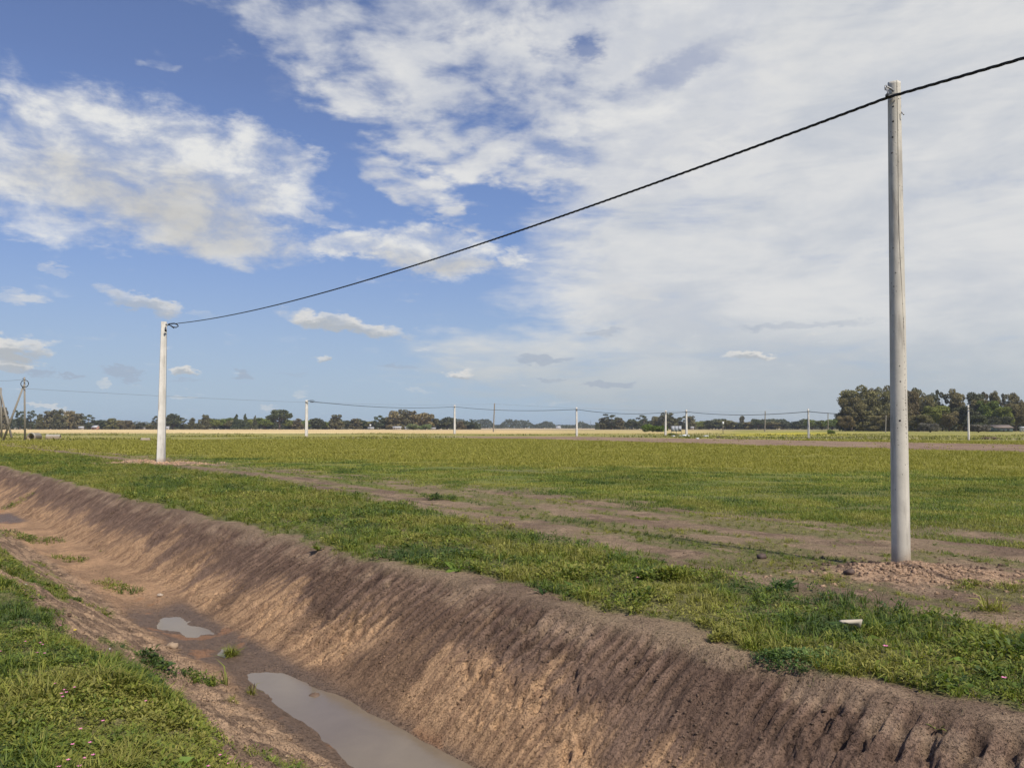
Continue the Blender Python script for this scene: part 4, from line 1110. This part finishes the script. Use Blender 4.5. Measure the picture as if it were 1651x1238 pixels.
def cable(name, A, B, sag, r, label, strands=1, twist=.45, n=None, parent=None, cat='cable', mat=black, group=None):
    A = np.array(A, float); B = np.array(B, float); Ld = np.linalg.norm(B - A); n = n or int(min(900, max(24, Ld / .05 if strands > 1 else 40)))
    V, F = [], []
    for s_ in range(strands):
        pts = []
        for i in range(n + 1):
            k = i / n; p = A + (B - A) * k; p[2] -= 4 * sag * k * (1 - k)
            if strands > 1:
                ph = 2 * math.pi * (k * Ld / twist + s_ / strands); dirv_ = (B - A) / Ld
                sx = np.cross(dirv_, [0, 0, 1]); sx /= np.linalg.norm(sx)
                p = p + r * .62 * (math.cos(ph) * sx + math.sin(ph) * np.array([0, 0, 1.]))
            pts.append(p)
        tube(V, F, pts, [r * (.62 if strands > 1 else 1)] * (n + 1), 6)
    o = pymesh(name, V, F, mat, parent)
    if label: tag(o, label, cat, group)
    return o
A2 = at_depth(276, 522.5, D2 - .15)
SAG1 = 0.55
c1 = cable('power_cable', A2, A1, SAG1, .0175, 'black twisted cable rising from the square pole to the near round pole', 3)
dirc = (A1 - A2); A3 = A1 + np.array([dirc[0], dirc[1], .15])
c2 = cable('power_cable', A1, A3, SAG1, .0175, 'black twisted cable leaving the near round pole past the right edge of the photo', 3)
# loop of spare cable at the end pole
V, F = [], []
pts = [at_depth(x_, y_, D2 - .2 - .02 * i) for i, (x_, y_) in enumerate([(270, 523.5), (274, 522), (281, 521.3), (286, 523.5), (287.5, 526), (284, 528), (279, 527.3), (274.5, 524.5), (271, 522.8), (276, 525.5), (280.5, 529)])]
tube(V, F, pts, [.032] * len(pts), 6)
tag(pymesh('cable_loop', V, F, black, None), 'small black loop of spare cable hanging at the top of the square pole', 'cable')
def clampt(tp): return (tp[0], tp[1] - .3, tp[2] - .45)
for i in range(len(tops) - 1):
    a_, b_ = clampt(tops[i]), clampt(tops[i + 1])
    if i == 0:
        st0 = at_depth(501, 647, tops[0][1] - .4); a_ = st0
    dist = np.linalg.norm(np.array(b_) - np.array(a_)); sag = {0: .75, 1: .6, 2: .6, 3: .12, 4: .6, 5: .7}[i]
    mids = ['from the leftmost far white pole to the second', 'from the second far white pole to the third', 'from the third far white pole to the one by the noticeboard', 'between the two white poles at the noticeboard', 'from the noticeboard to the mustard patch', 'from the mustard patch to the pole before the grove']
    cable('power_cable', a_, b_, sag, .052, 'thin dark line running ' + mids[i], 1, group='spans of the far cable')
V, F = [], []
pts = [at_depth(x_, y_, tops[0][1] - .5) for x_, y_ in [(495.5, 647), (500, 645.6), (505, 645.4), (507, 646.5), (505, 648.2), (501, 648.2), (499.5, 646.8)]]
tube(V, F, pts, [.06] * 7, 6)
tag(pymesh('cable_loop', V, F, black, None), 'tiny loop of cable at the top of the leftmost far white pole', 'cable')
thin, t, b = new_mat('bare_wire', .5, .4); b.inputs['Base Color'].default_value = (.16, .17, .18, 1)
cable('overhead_wire', (TW[0] + .1, TW[1], TW[2] - 1.7), (wtops[0][0], wtops[0][1], wtops[0][2] - .3), 1.2, .022, 'faint thin wire crossing the sky from the ringed pole towards the leaning one', 1, mat=thin, cat='wire')
cable('overhead_wire', (wtops[0][0], wtops[0][1], wtops[0][2] - .3), (wtops[1][0], wtops[1][1], wtops[1][2] - .3), 1.0, .03, 'faint thin wire between the leaning wooden pole and the thin one', 1, mat=thin, cat='wire')
wl = at_depth(-40, 610, 118)
cable('overhead_wire', wl, (TW[0], TW[1], TW[2] - .3), .3, .02, 'short faint wire from the left photo edge to the ringed pole', 1, mat=thin, cat='wire')

# ------------------------------------------------------------------ small things
def pipe(px, py, D, dia, length, ang, lab):
    p = at_depth(px, py, D); o = empty('concrete_pipe', (p[0], D, dia * .30), ang); tag(o, lab, 'drain pipe', 'concrete drain pipes lying in the grass')
    N = 28; V, F = [], []
    ro, ri = dia / 2, dia / 2 * .82
    prof = [(-length / 2, ro), (length / 2 - .22, ro), (length / 2 - .2, ro * 1.1), (length / 2, ro * 1.1), (length / 2, ri), (-length / 2, ri)]
    for (q, r) in prof:
        for j in range(N): a = 2 * math.pi * j / N; V.append((q, r * math.cos(a), r * math.sin(a)))
    m = len(prof)
    for i in range(m):
        for j in range(N): F.append((i * N + j, ((i + 1) % m) * N + j, ((i + 1) % m) * N + (j + 1) % N, i * N + (j + 1) % N))
    pymesh('pipe_wall', V, F, CONCP, o, smooth=False); return o
pipe(56, 694, 120, 1.3, 1.5, math.radians(-100), 'round concrete pipe with its open dark end facing the camera, by the ringed pole')
pipe(86.5, 693.5, 122, 1.0, 1.9, math.radians(196), 'concrete pipe lying sideways, right of the open-ended one')
pipe(235, 697.2, 108, .52, 1.15, math.radians(192), 'small pale pipe lying in the grass left of the square pole')

def box(V, F, c, d, rz=0.0):
    b0 = len(V); cx, cy, cz = c; w_, l_, h_ = (q / 2 for q in d)
    for sx in (-1, 1):
        for sy in (-1, 1):
            for sz in (-1, 1):
                x_, y_2 = sx * w_, sy * l_; V.append((cx + x_ * math.cos(rz) - y_2 * math.sin(rz), cy + x_ * math.sin(rz) + y_2 * math.cos(rz), cz + sz * h_))
    for f in ((0, 1, 3, 2), (4, 6, 7, 5), (0, 4, 5, 1), (2, 3, 7, 6), (0, 2, 6, 4), (1, 5, 7, 3)): F.append(tuple(b0 + i for i in f))
def flatmat(name, c, rough=.7):
    m, t, b = new_mat(name, rough, .3); pos = t.n.new('ShaderNodeTexCoord').outputs['Object']
    t.put(b.inputs['Base Color'], t.mix(t.noise(pos, 1.5, 4), tuple(k * .8 for k in c), tuple(min(.9, k * 1.12) for k in c))); return m
sheet = flatmat('grey_sheet_metal', (.36, .38, .42)); whitep = flatmat('white_plastic', (.75, .76, .78)); roofm = flatmat('tin_roof', (.50, .50, .50)); wallm = flatmat('painted_wall', (.55, .50, .45)); darkw = flatmat('dark_opening', (.04, .04, .045)); redm = flatmat('brick_wall', (.40, .22, .16)); greenw = flatmat('green_grey_wall', (.10, .13, .12))
# noticeboard of three grey sheets between the two white poles
D = 175.0; k_ = D / F0
p = at_depth(1090.5, 690, D); nb = empty('noticeboard', (p[0], D, 0)); tag(nb, 'grey panel board of three sheets on thin legs between two white poles', 'board')
zc = at_depth(1090, 691, D)[2]; hh = 8.8 * k_; ww = 16.6 * k_
for q in (-1, 0, 1):
    V, F = [], []; box(V, F, (q * ww / 3, 0, zc), (ww / 3 - .06, .05, hh)); pymesh('panel', V, F, sheet, nb, False)
V, F = [], []; box(V, F, (0, .03, zc + hh / 2 + .04), (ww + .1, .16, .07)); pymesh('top_rail', V, F, wood, nb, False)
V, F = [], []; box(V, F, (ww * .37, -.05, zc - hh * .28), (ww * .13, .03, hh * .32)); pymesh('dark_notice', V, F, darkw, nb, False)
for q in (-.97, 0, .97):
    V, F = [], []; box(V, F, (q * ww / 2, .08, zc / 2 + .1), (.09, .09, zc + .2 + hh * .4)); pymesh('leg', V, F, wood, nb, False)
def lump(name, px, py, D, w_, h_, mat, label, cat, group=None, seed=0, d_=None):
    """slumped sack: a squashed, dented ellipsoid"""
    p = at_depth(px, py, D); V, F = [], []; N, M = 18, 9
    for i in range(M + 1):
        ph = math.pi * i / M
        for j in range(N):
            a = 2 * math.pi * j / N; kx = 1 + .25 * (float(fbm(math.cos(a) * 2 + seed * 3 + 9, math.sin(a) * 2 + i * .5 + 9, 3, seed)) - .5) * 2
            cc_ = abs(math.sin(ph)) ** .6 * kx
            V.append((cc_ * math.cos(a) * w_ / 2, cc_ * math.sin(a) * (d_ or w_ * .7) / 2, h_ * .5 * (1 + math.cos(ph)) ** 1 * (1 if i < M else 0) - .03))
    for i in range(M):
        for j in range(N): F.append((i * N + j, (i + 1) * N + j, (i + 1) * N + (j + 1) % N, i * N + (j + 1) % N))
    o = pymesh(name, V, F, mat, None); o.location = (p[0], D, float(height(np.array([p[0]]), np.array([D]))[0])); tag(o, label, cat, group); return o
k_ = 160 / F0
lump('sack', 1085.5, 702, 160, 8 * k_, 1.6 * k_ + .1, whitep, 'flat white sack lying below the left half of the noticeboard', 'sack', 'white sacks by the noticeboard', 3)
lump('sack', 1098, 702, 160, 7 * k_, 1.9 * k_ + .1, whitep, 'low white sack left of the pole at the noticeboard', 'sack', 'white sacks by the noticeboard', 4)
lump('sack', 1103.5, 702.5, 158, 7 * k_, 3.4 * k_ + .1, whitep, 'largest white sack, leaning on the left of the noticeboard pole', 'sack', 'white sacks by the noticeboard', 5)
lump('sack', 1110, 703, 157, 4 * k_, 2.4 * k_ + .1, whitep, 'small white sack at the right foot of the noticeboard pole', 'sack', 'white sacks by the noticeboard', 6)
lump('sack', 1138.5, 702, 160, 9 * k_, 1.7 * k_ + .1, whitep, 'white sack lying alone to the right of the noticeboard', 'sack', 'white sacks by the noticeboard', 7)
lump('sack', 1124.5, 707.5, 128, .5, .22, whitep, 'pale scrap on the bare earth below the noticeboard pole', 'scrap', None, 8)
# heap of dark soil before the grove, two small ones in the plot
soilm, t, b = new_mat('dug_soil', .95, .1); pos = t.n.new('ShaderNodeTexCoord').outputs['Object']
t.put(b.inputs['Base Color'], t.mix(t.noise(pos, 2.5, 5), (.06, .042, .032), (.15, .105, .075))); bump(t, b, t.noise(pos, 4, 5, .65), 1.0, .15)
lump('soil_heap', 1597, 707, 125, 30 * 125 / F0, .42, soilm, 'long low heap of dark dug soil before the grove', 'soil heap', None, 11, 1.6)
lump('soil_heap', 1162, 706, 140, 14 * 140 / F0, .35, soilm, 'small dark heap of soil and weeds right of the white sacks', 'soil heap', None, 12, 1.0)
# post with a pale box
D = 230; p = at_depth(1165.7, 690, D); o = empty('meter_post', (p[0], D, 0)); tag(o, 'thin post carrying a small white box, left of the mustard patch', 'post')
zt_ = at_depth(1165, 684, D)[2]; V, F = [], []; box(V, F, (0, 0, zt_ / 2), (.14, .14, zt_)); pymesh('post', V, F, wood, o, False)
V, F = [], []; box(V, F, (0, -.12, zt_ + .35), (.42, .25, .8)); pymesh('box', V, F, whitep, o, False)

# houses
def house(px, D, wpx, hpx, rpx, wall, roof, label, name='house', ang=.15, base=None, dpt=None):
    p = at_depth(px, 690, D); k = D / F0; w_, h_, r_h = wpx * k, hpx * k, rpx * k; d_ = dpt or w_ * .6
    z0 = base if base is not None else 0.
    o = empty(name, (p[0], D, z0), ang); tag(o, label, 'building')
    V, F = [], []; box(V, F, (0, 0, h_ / 2), (w_, d_, h_))
    b0 = len(V); V += [(-w_ / 2, -d_ / 2, h_), (-w_ / 2, d_ / 2, h_), (-w_ / 2, 0, h_ + r_h * .96), (w_ / 2, -d_ / 2, h_), (w_ / 2, d_ / 2, h_), (w_ / 2, 0, h_ + r_h * .96)]
    F += [(b0, b0 + 2, b0 + 1), (b0 + 3, b0 + 4, b0 + 5)]
    pymesh('wall', V, F, wall, o, False)
    V, F = [], []; e = .35
    for sgn in (-1, 1):
        b0 = len(V); n_ = .12
        ys, zs = sgn * (d_ / 2 + e), h_ - e * r_h / (d_ / 2)
        V += [(-w_ / 2 - e, ys, zs), (w_ / 2 + e, ys, zs), (w_ / 2 + e, 0, h_ + r_h), (-w_ / 2 - e, 0, h_ + r_h)]
        V += [(v[0], v[1], v[2] + n_) for v in V[b0:b0 + 4]]
        F += [tuple(b0 + i for i in f) for f in ((0, 1, 2, 3), (7, 6, 5, 4), (0, 4, 5, 1), (1, 5, 6, 2), (2, 6, 7, 3), (3, 7, 4, 0))]
    pymesh('roof', V, F, roof, o, False)
    for q in (-.28, .25):
        V, F = [], []; box(V, F, (q * w_, -d_ / 2 - .02, h_ * .5), (w_ * .13, .08, h_ * .36)); pymesh('window', V, F, darkw, o, False)
    V, F = [], []; box(V, F, (0, -d_ / 2 - .02, h_ * .36), (w_ * .09, .08, h_ * .70)); pymesh('door', V, F, darkw, o, False)
    return o
house(154, 690, 10, 4, 2.6, redm, roofm, 'brick house with bright tin roof in front of the left trees', ang=-.3)
house(131, 700, 7, 3.5, 1.5, wallm, roofm, 'small grey shed left of the brick house', name='shed')
house(230, 760, 8, 2.5, 1.2, wallm, roofm, 'low pale house between tree groups left of the square pole')
house(270, 700, 5, 4, 1.0, whitep, roofm, 'small white outbuilding right of the square pole', name='shed')
house(598, 700, 9, 2.5, 1.2, wallm, roofm, 'pale low house under the trees, left of the willows')
house(640, 690, 13, 3.5, 1.6, wallm, roofm, 'long farmhouse with grey roof left of the two willows')
house(656, 685, 6, 3.6, 1.4, whitep, roofm, 'short white-walled house touching the left willow')
house(698, 700, 8, 2.2, .8, wallm, roofm, 'low shed right of the two willows', name='shed')
house(900, 1250, 7, 2.6, 1.6, whitep, roofm, 'tiny white farm building before the distant wood')
house(1116, 690, 4.5, 3.6, .8, wallm, roofm, 'small cream hut behind the noticeboard poles', name='shed')
house(1611, 345, 30, 6.5, 4.2, greenw, flatmat('brown_tin_roof', (.20, .16, .13)), 'low green-grey farm building with brown roof at the edge of the grove', ang=.05, dpt=6)
house(1650, 330, 9, 7, 1.2, flatmat('cream_wall', (.70, .68, .60)), roofm, 'cream caravan-sized hut at the right edge of the photo', name='shed', ang=0)
# water tank on a stand
D = 695; p = at_depth(597, 686, D); o = empty('water_tank', (p[0], D, 0)); tag(o, 'small white water tank on a stand beside the pale low house', 'water tank'); z_ = at_depth(597, 685.5, D)[2]
V, F = [], []; tube(V, F, [(0, 0, z_ - .7), (0, 0, z_ + .7)], [.75, .75], 14); pymesh('tank', V, F, whitep, o); V, F = [], []
for sx in (-.5, .5):
    for sy in (-.5, .5): tube(V, F, [(sx, sy, 0), (sx * .8, sy * .8, z_ - .7)], [.08, .08], 5)
pymesh('stand', V, F, steel, o)
# lattice masts on the horizon
mast = flatmat('mast_steel', (.22, .26, .30))
for mx, mt, lab in ((819, 677.5, 'thin radio mast on the skyline right of the leaning wooden pole'), (952, 677, 'thin radio mast on the skyline left of the middle tree clump')):
    D = 1550; tp = at_depth(mx, mt, D); o = empty('radio_mast', (tp[0], D, 0)); tag(o, lab, 'mast', 'masts on the skyline')
    V, F = [], []
    for j in range(3):
        a = j * 2.094; tube(V, F, [(.8 * math.cos(a), .8 * math.sin(a), 0), (.45 * math.cos(a), .45 * math.sin(a), tp[2])], [.13, .1], 4)
    for i in range(14):
        z0_, z1_ = tp[2] * i / 14, tp[2] * (i + 1) / 14
        for j in range(3):
            a, a2 = j * 2.094, (j + 1) * 2.094; tube(V, F, [(.75 * math.cos(a), .75 * math.sin(a), z0_), (.7 * math.cos(a2), .7 * math.sin(a2), z1_)], [.06, .06], 3)
    pymesh('lattice', V, F, mast, o, False)

# things in the foreground ------------------------------------------------
# broken pale tile in the grass
g0 = on_ground(1375, 1021, .03)
tile_m = flatmat('pale_ceramic', (.48, .42, .33)); V, F = [], []
poly = [(-.115, .034), (-.07, .012), (-.045, .018), (.0, -.012), (.02, .0), (.065, -.022), (.095, .046), (.02, .044), (-.09, .040)]
n = len(poly); V = [(x_, y_2 * .3, .045 + y_2 * 1.0) for x_, y_2 in poly] + [(x_, y_2 * .3 + .014, .045 + y_2 * 1.0 + .004) for x_, y_2 in poly]
F = [tuple(range(n)), tuple(range(n, 2 * n))[::-1]] + [(j, n + j, n + (j + 1) % n, (j + 1) % n) for j in range(n)]
o = pymesh('broken_tile', V, F, tile_m, None, False); o.location = (g0[0], g0[1], .055); tag(o, 'broken cream tile lying in the grass below the near round pole', 'tile')
g0 = on_ground(1419, 845, 0)

# single plants by the water and on the left bank
def at_bank(px, py):
    z = -.5
    for _ in range(25): p = on_ground(px, py, z); z = z * .5 + .5 * float(height(np.array([p[0]]), np.array([p[1]]))[0])
    return on_ground(px, py, z)
def plant(px, py, parts, label, name, cat, group=None, mats=grass_mat):
    p = at_bank(px, py); L_ = Leaves()
    for (K, kind, size, yel, sp, ox, oy) in parts:
        if kind == 2 or K < 10: grow(L_, np.array([p[0] + ox]), np.array([p[1] + oy]), K, kind, np.array([size]), yel, sp); continue
        m_ = max(3, int(K * (.5 if kind else .35))); q = sp * np.sqrt(rng.random(m_)) * (1.0 if kind else .8); a_ = rng.uniform(0, 6.283, m_)
        sz = (size * (.55 if kind else .9)) * (1.15 - .6 * q / max(sp, 1e-3))
        grow(L_, p[0] + ox + q * np.cos(a_), p[1] + oy + q * np.sin(a_), 14 if kind else 8, kind, sz, yel, .03)
    o = L_.build(name, mats); return tag(o, label, cat, group)
plant(372, 1058, [(60, 0, .24, .2, .07, 0, 0), (20, 0, .13, .6, .08, 0, 0)], 'round tussock of grass standing on the wet ditch floor above the large puddle', 'grass_tussock', 'grass tuft')
plant(375, 1132, [(16, 0, .12, .8, .04, 0, 0)], 'small yellowish grass tuft left of the tip of the large puddle', 'grass_tussock', 'grass tuft')
plant(405, 1118, [(22, 0, .10, .9, .06, 0, 0), (5, 0, .22, 1, .03, 0, 0)], 'withered tuft on a clod at the left tip of the large puddle', 'grass_tussock', 'grass tuft')
plant(245, 1066, [(60, 1, .26, -.6, .14, 0, 0), (40, 1, .24, -.6, .12, .17, -.06), (30, 1, .2, -.6, .1, -.15, .1), (12, 2, .2, -.6, .05, .1, 0)], 'dark leafy weed clump on the left slope beside the small puddle', 'weed', 'weed')
plant(328, 1100, [(50, 1, .22, -.2, .14, 0, 0), (26, 0, .2, .1, .1, .1, .05), (40, 1, .2, -.2, .12, -.2, .1), (6, 0, .34, .6, .03, .22, .1)], 'grassy weed clump on the left slope above the large puddle', 'weed', 'weed')
plant(190, 950, [(50, 1, .24, -.1, .25, 0, 0), (50, 1, .24, -.1, .25, -.4, .4), (40, 0, .2, -.1, .25, .3, -.2)], 'green weed patch at the foot of the left slope before the small puddle', 'weed', 'weed')
plant(120, 905, [(50, 1, .24, 0, .3, 0, 0), (40, 0, .2, 0, .3, -.4, .3)], 'thin weed patch on the left slope, left of the puddle-side patch', 'weed', 'weed')
plant(45, 870, [(90, 1, .3, 0, .5, 0, 0), (60, 0, .25, 0, .6, .6, -.2), (90, 1, .3, 0, .5, -.9, .5)], 'grassy patch on the left slope at the photo edge', 'weed', 'weed')
plant(163, 888, [(7, 2, .11, 0, .01, 0, 0)], 'tiny green sprout alone on the pale ditch floor', 'weed', 'weed')
plant(30, 812, [(60, 1, .3, 0, .5, 0, 0), (30, 0, .3, 0, .5, -.5, 0)], 'weed patch across the ditch by the far damp spot at the photo edge', 'weed', 'weed')
plant(1158, 1033, [(70, 1, .17, .5, .09, 0, 0)], 'small yellow-green weed alone on the bare ditch edge', 'weed', 'weed')
TINT[:] = (.75, .95, 1.5)
plant(1290, 1064, [(260, 1, .17, -1.0, .24, 0, 0), (220, 1, .17, -1.0, .22, .25, .05), (150, 1, .15, -1.0, .16, -.2, .08)], 'blue-green fine-leaved weed mat spilling over the ditch edge', 'weed', 'weed')
TINT[:] = 1.0
plant(515, 886, [(12, 2, .2, -.5, .02, 0, 0)], 'dark weed rosette hanging at the top of the ditch wall', 'weed', 'weed')
plant(873, 956, [(12, 2, .12, -.5, .02, 0, 0)], 'small dark rosette on the bare strip at the ditch edge', 'weed', 'weed')
plant(930, 950, [(13, 2, .22, -.3, .02, 0, 0)], 'flat green rosette at the edge of the grass strip', 'weed', 'weed')
plant(1080, 935, [(80, 1, .36, -.6, .12, 0, 0), (30, 0, .34, -.2, .1, .15, 0), (60, 1, .32, -.6, .14, -.3, .05)], 'tall dark leafy weeds rising above the grass strip left of the near pole', 'weed', 'weed')
plant(700, 806, [(60, 1, .38, -.8, .25, 0, 0), (40, 1, .36, -.8, .25, .4, -.1)], 'dark low weed clump on the bare track', 'weed', 'weed')
plant(1460, 1075 - 170, [(1, 0, .01, 0, .01, 0, 0)], 'x', 'weed', 'weed') if False else None
plant(1600, 985, [(30, 0, .32, .9, .12, 0, 0), (40, 1, .16, 0, .2, 0, 0)], 'dry grass tuft with pale stalks right of the near pole', 'grass_tussock', 'grass tuft')
plant(1568, 945, [(90, 1, .17, .2, .22, 0, 0), (30, 0, .17, .3, .2, .3, -.1)], 'green weed patch beside the soil mound of the near pole', 'weed', 'weed')
plant(1510, 1168, [(8, 2, .08, 0, .02, 0, 0)], 'tiny sprout on the ditch wall at lower right', 'weed', 'weed')

# pink wood-sorrel flowers and one yellow one in the bank weeds
pinkm = flatmat('pink_petal', (.72, .24, .42)); yelm = flatmat('yellow_petal', (.85, .66, .02)); whm = flatmat('white_petal', (.8, .8, .8)); stemm = flatmat('stem_green', (.09, .14, .03))
def flower(px, py, mat, label, group, R=.012, lift=.10):
    p = at_bank(px, py + 4)
    d = ray(px, py); k = (p[1] - .02) / d[1]; hz = EYE + d[2] * k
    x_, y_2 = d[0] * k, p[1] - .02; z0_ = float(height(np.array([x_]), np.array([y_2]))[0]); hz = max(hz, z0_ + lift)
    k = (hz - EYE) / d[2]; x_, y_2 = d[0] * k, d[1] * k
    z0_ = float(height(np.array([x_]), np.array([y_2]))[0])
    o = empty('flower', (x_, y_2, z0_), px); tag(o, label, 'flower', group)
    V, F = [], []; n = 5; hh_ = hz - z0_
    for j in range(n):
        a = 2 * math.pi * j / n; b0 = len(V); c_, s_ = math.cos(a), math.sin(a)
        def pt(u, v, w_): return (u * c_ - v * s_, u * s_ + v * c_, hh_ + w_)
        V += [pt(0, 0, 0), pt(R * .6, -R * .4, R * .35), pt(R * 1.15, 0, R * .5), pt(R * .6, R * .4, R * .35)]; F.append((b0, b0 + 1, b0 + 2, b0 + 3))
    pymesh('petals', V, F, mat, o, False)
    V, F = [], []; tube(V, F, [(0, 0, 0), (0, 0, hh_)], [.0015, .0012], 4); pymesh('stem', V, F, stemm, o)
PF = 'pink flowers in the bank weeds'
HAZE = True
if HAZE:
    V, F = [], []; box(V, F, (0, 0, 12.5), (10400, 10400, 28.0)); hz_ = bpy.data.materials.new('haze'); hz_.use_nodes = True
    hz_.node_tree.nodes.remove(hz_.node_tree.nodes['Principled BSDF']); pv = hz_.node_tree.nodes.new('ShaderNodeVolumePrincipled')
    pv.inputs['Color'].default_value = (.80, .88, 1.0, 1); pv.inputs['Density'].default_value = .00013; pv.inputs['Anisotropy'].default_value = .2
    hz_.node_tree.links.new(pv.outputs[0], hz_.node_tree.nodes['Material Output'].inputs['Volume'])
    tag(pymesh('haze', V, F, hz_, None, False), kind='stuff')
ONES = ['', 'first', 'second', 'third', 'fourth', 'fifth', 'sixth', 'seventh', 'eighth', 'ninth']
NTH = ORD + ['twenty-' + q for q in ONES[1:]] + ['thirtieth'] + ['thirty-' + q for q in ONES[1:]]
for fi, (fx, fy) in enumerate(sorted([(41, 1034), (65, 1036), (69, 1039), (0, 1050), (99, 1118), (104, 1112), (107, 1116), (101, 1123), (199, 1094), (208, 1091), (210, 1094), (240, 1090), (288, 1085), (264, 1118), (235, 1130), (318, 1170), (117, 1200), (145, 1197), (137, 1222), (128, 1235), (150, 1217), (166, 1162), (130, 1175), (355, 1217), (336, 1235), (368, 1231), (95, 1236), (88, 1102), (120, 1108), (60, 1052), (98, 1008), (70, 946), (72, 1053), (110, 1225)])):
    flower(fx, fy, pinkm, 'small pink flower in the near bank weeds, %s counting from the left photo edge' % NTH[fi], PF, .010)
flower(121, 1016, yelm, 'single yellow flower near the crest of the left bank weeds', None, .017)
flower(42, 942, whm, 'single white flower at the far end of the left bank weeds', None, .013)
flower(177, 1046, whm, 'small white flower at the edge of the left bank weeds', None, .010)
flower(1428, 1042, pinkm, 'pale pink flower in the grass strip, just right of the broken tile', None, .022, .09)
flower(1619, 1093, pinkm, 'bright pink flower in the grass strip near the right photo edge', None, .020, .09)
flower(1028, 931, pinkm, 'pink flower in the grass strip beside tall dark weeds', None, .018, .12)
# a few stones with a look of their own
def stone(px, py, r, col, label):
    p = at_bank(px, py); V, F = [], []; N, M = 12, 7; sd_ = int(px)
    for i in range(M + 1):
        ph = math.pi * i / M
        for j in range(N):
            a = 2 * math.pi * j / N; k = 1 + 1.1 * (float(fbm(math.cos(a) * 2.2 + sd_, math.sin(a) * 2.2 + i * .9, 3, sd_, .7)) - .5)
            V.append((r * k * math.sin(ph) * math.cos(a), r * .8 * k * math.sin(ph) * math.sin(a), r * .6 * k * math.cos(ph)))
    for i in range(M):
        for j in range(N): F.append((i * N + j, (i + 1) * N + j, (i + 1) * N + (j + 1) % N, i * N + (j + 1) % N))
    o = pymesh('clod', V, F, flatmat('clod_' + label.split()[0], col), None, False); o.location = (p[0], p[1], p[2] + r * .35); tag(o, label, 'clod')
stone(507, 1127, .07, (.15, .10, .07), 'dark wet clod lying at the edge of the large puddle')
stone(258, 961, .05, (.42, .34, .27), 'pale stone lying where the ditch wall meets the wet floor')
stone(277, 1045, .08, (.34, .25, .17), 'tan clod on the left slope beside the small puddle')
stone(1228, 900, .07, (.10, .07, .06), 'dark reddish clod on the track left of the near pole')
stone(1370, 925, .07, (.11, .075, .06), 'dark upright clod on the left flank of the near pole mound')
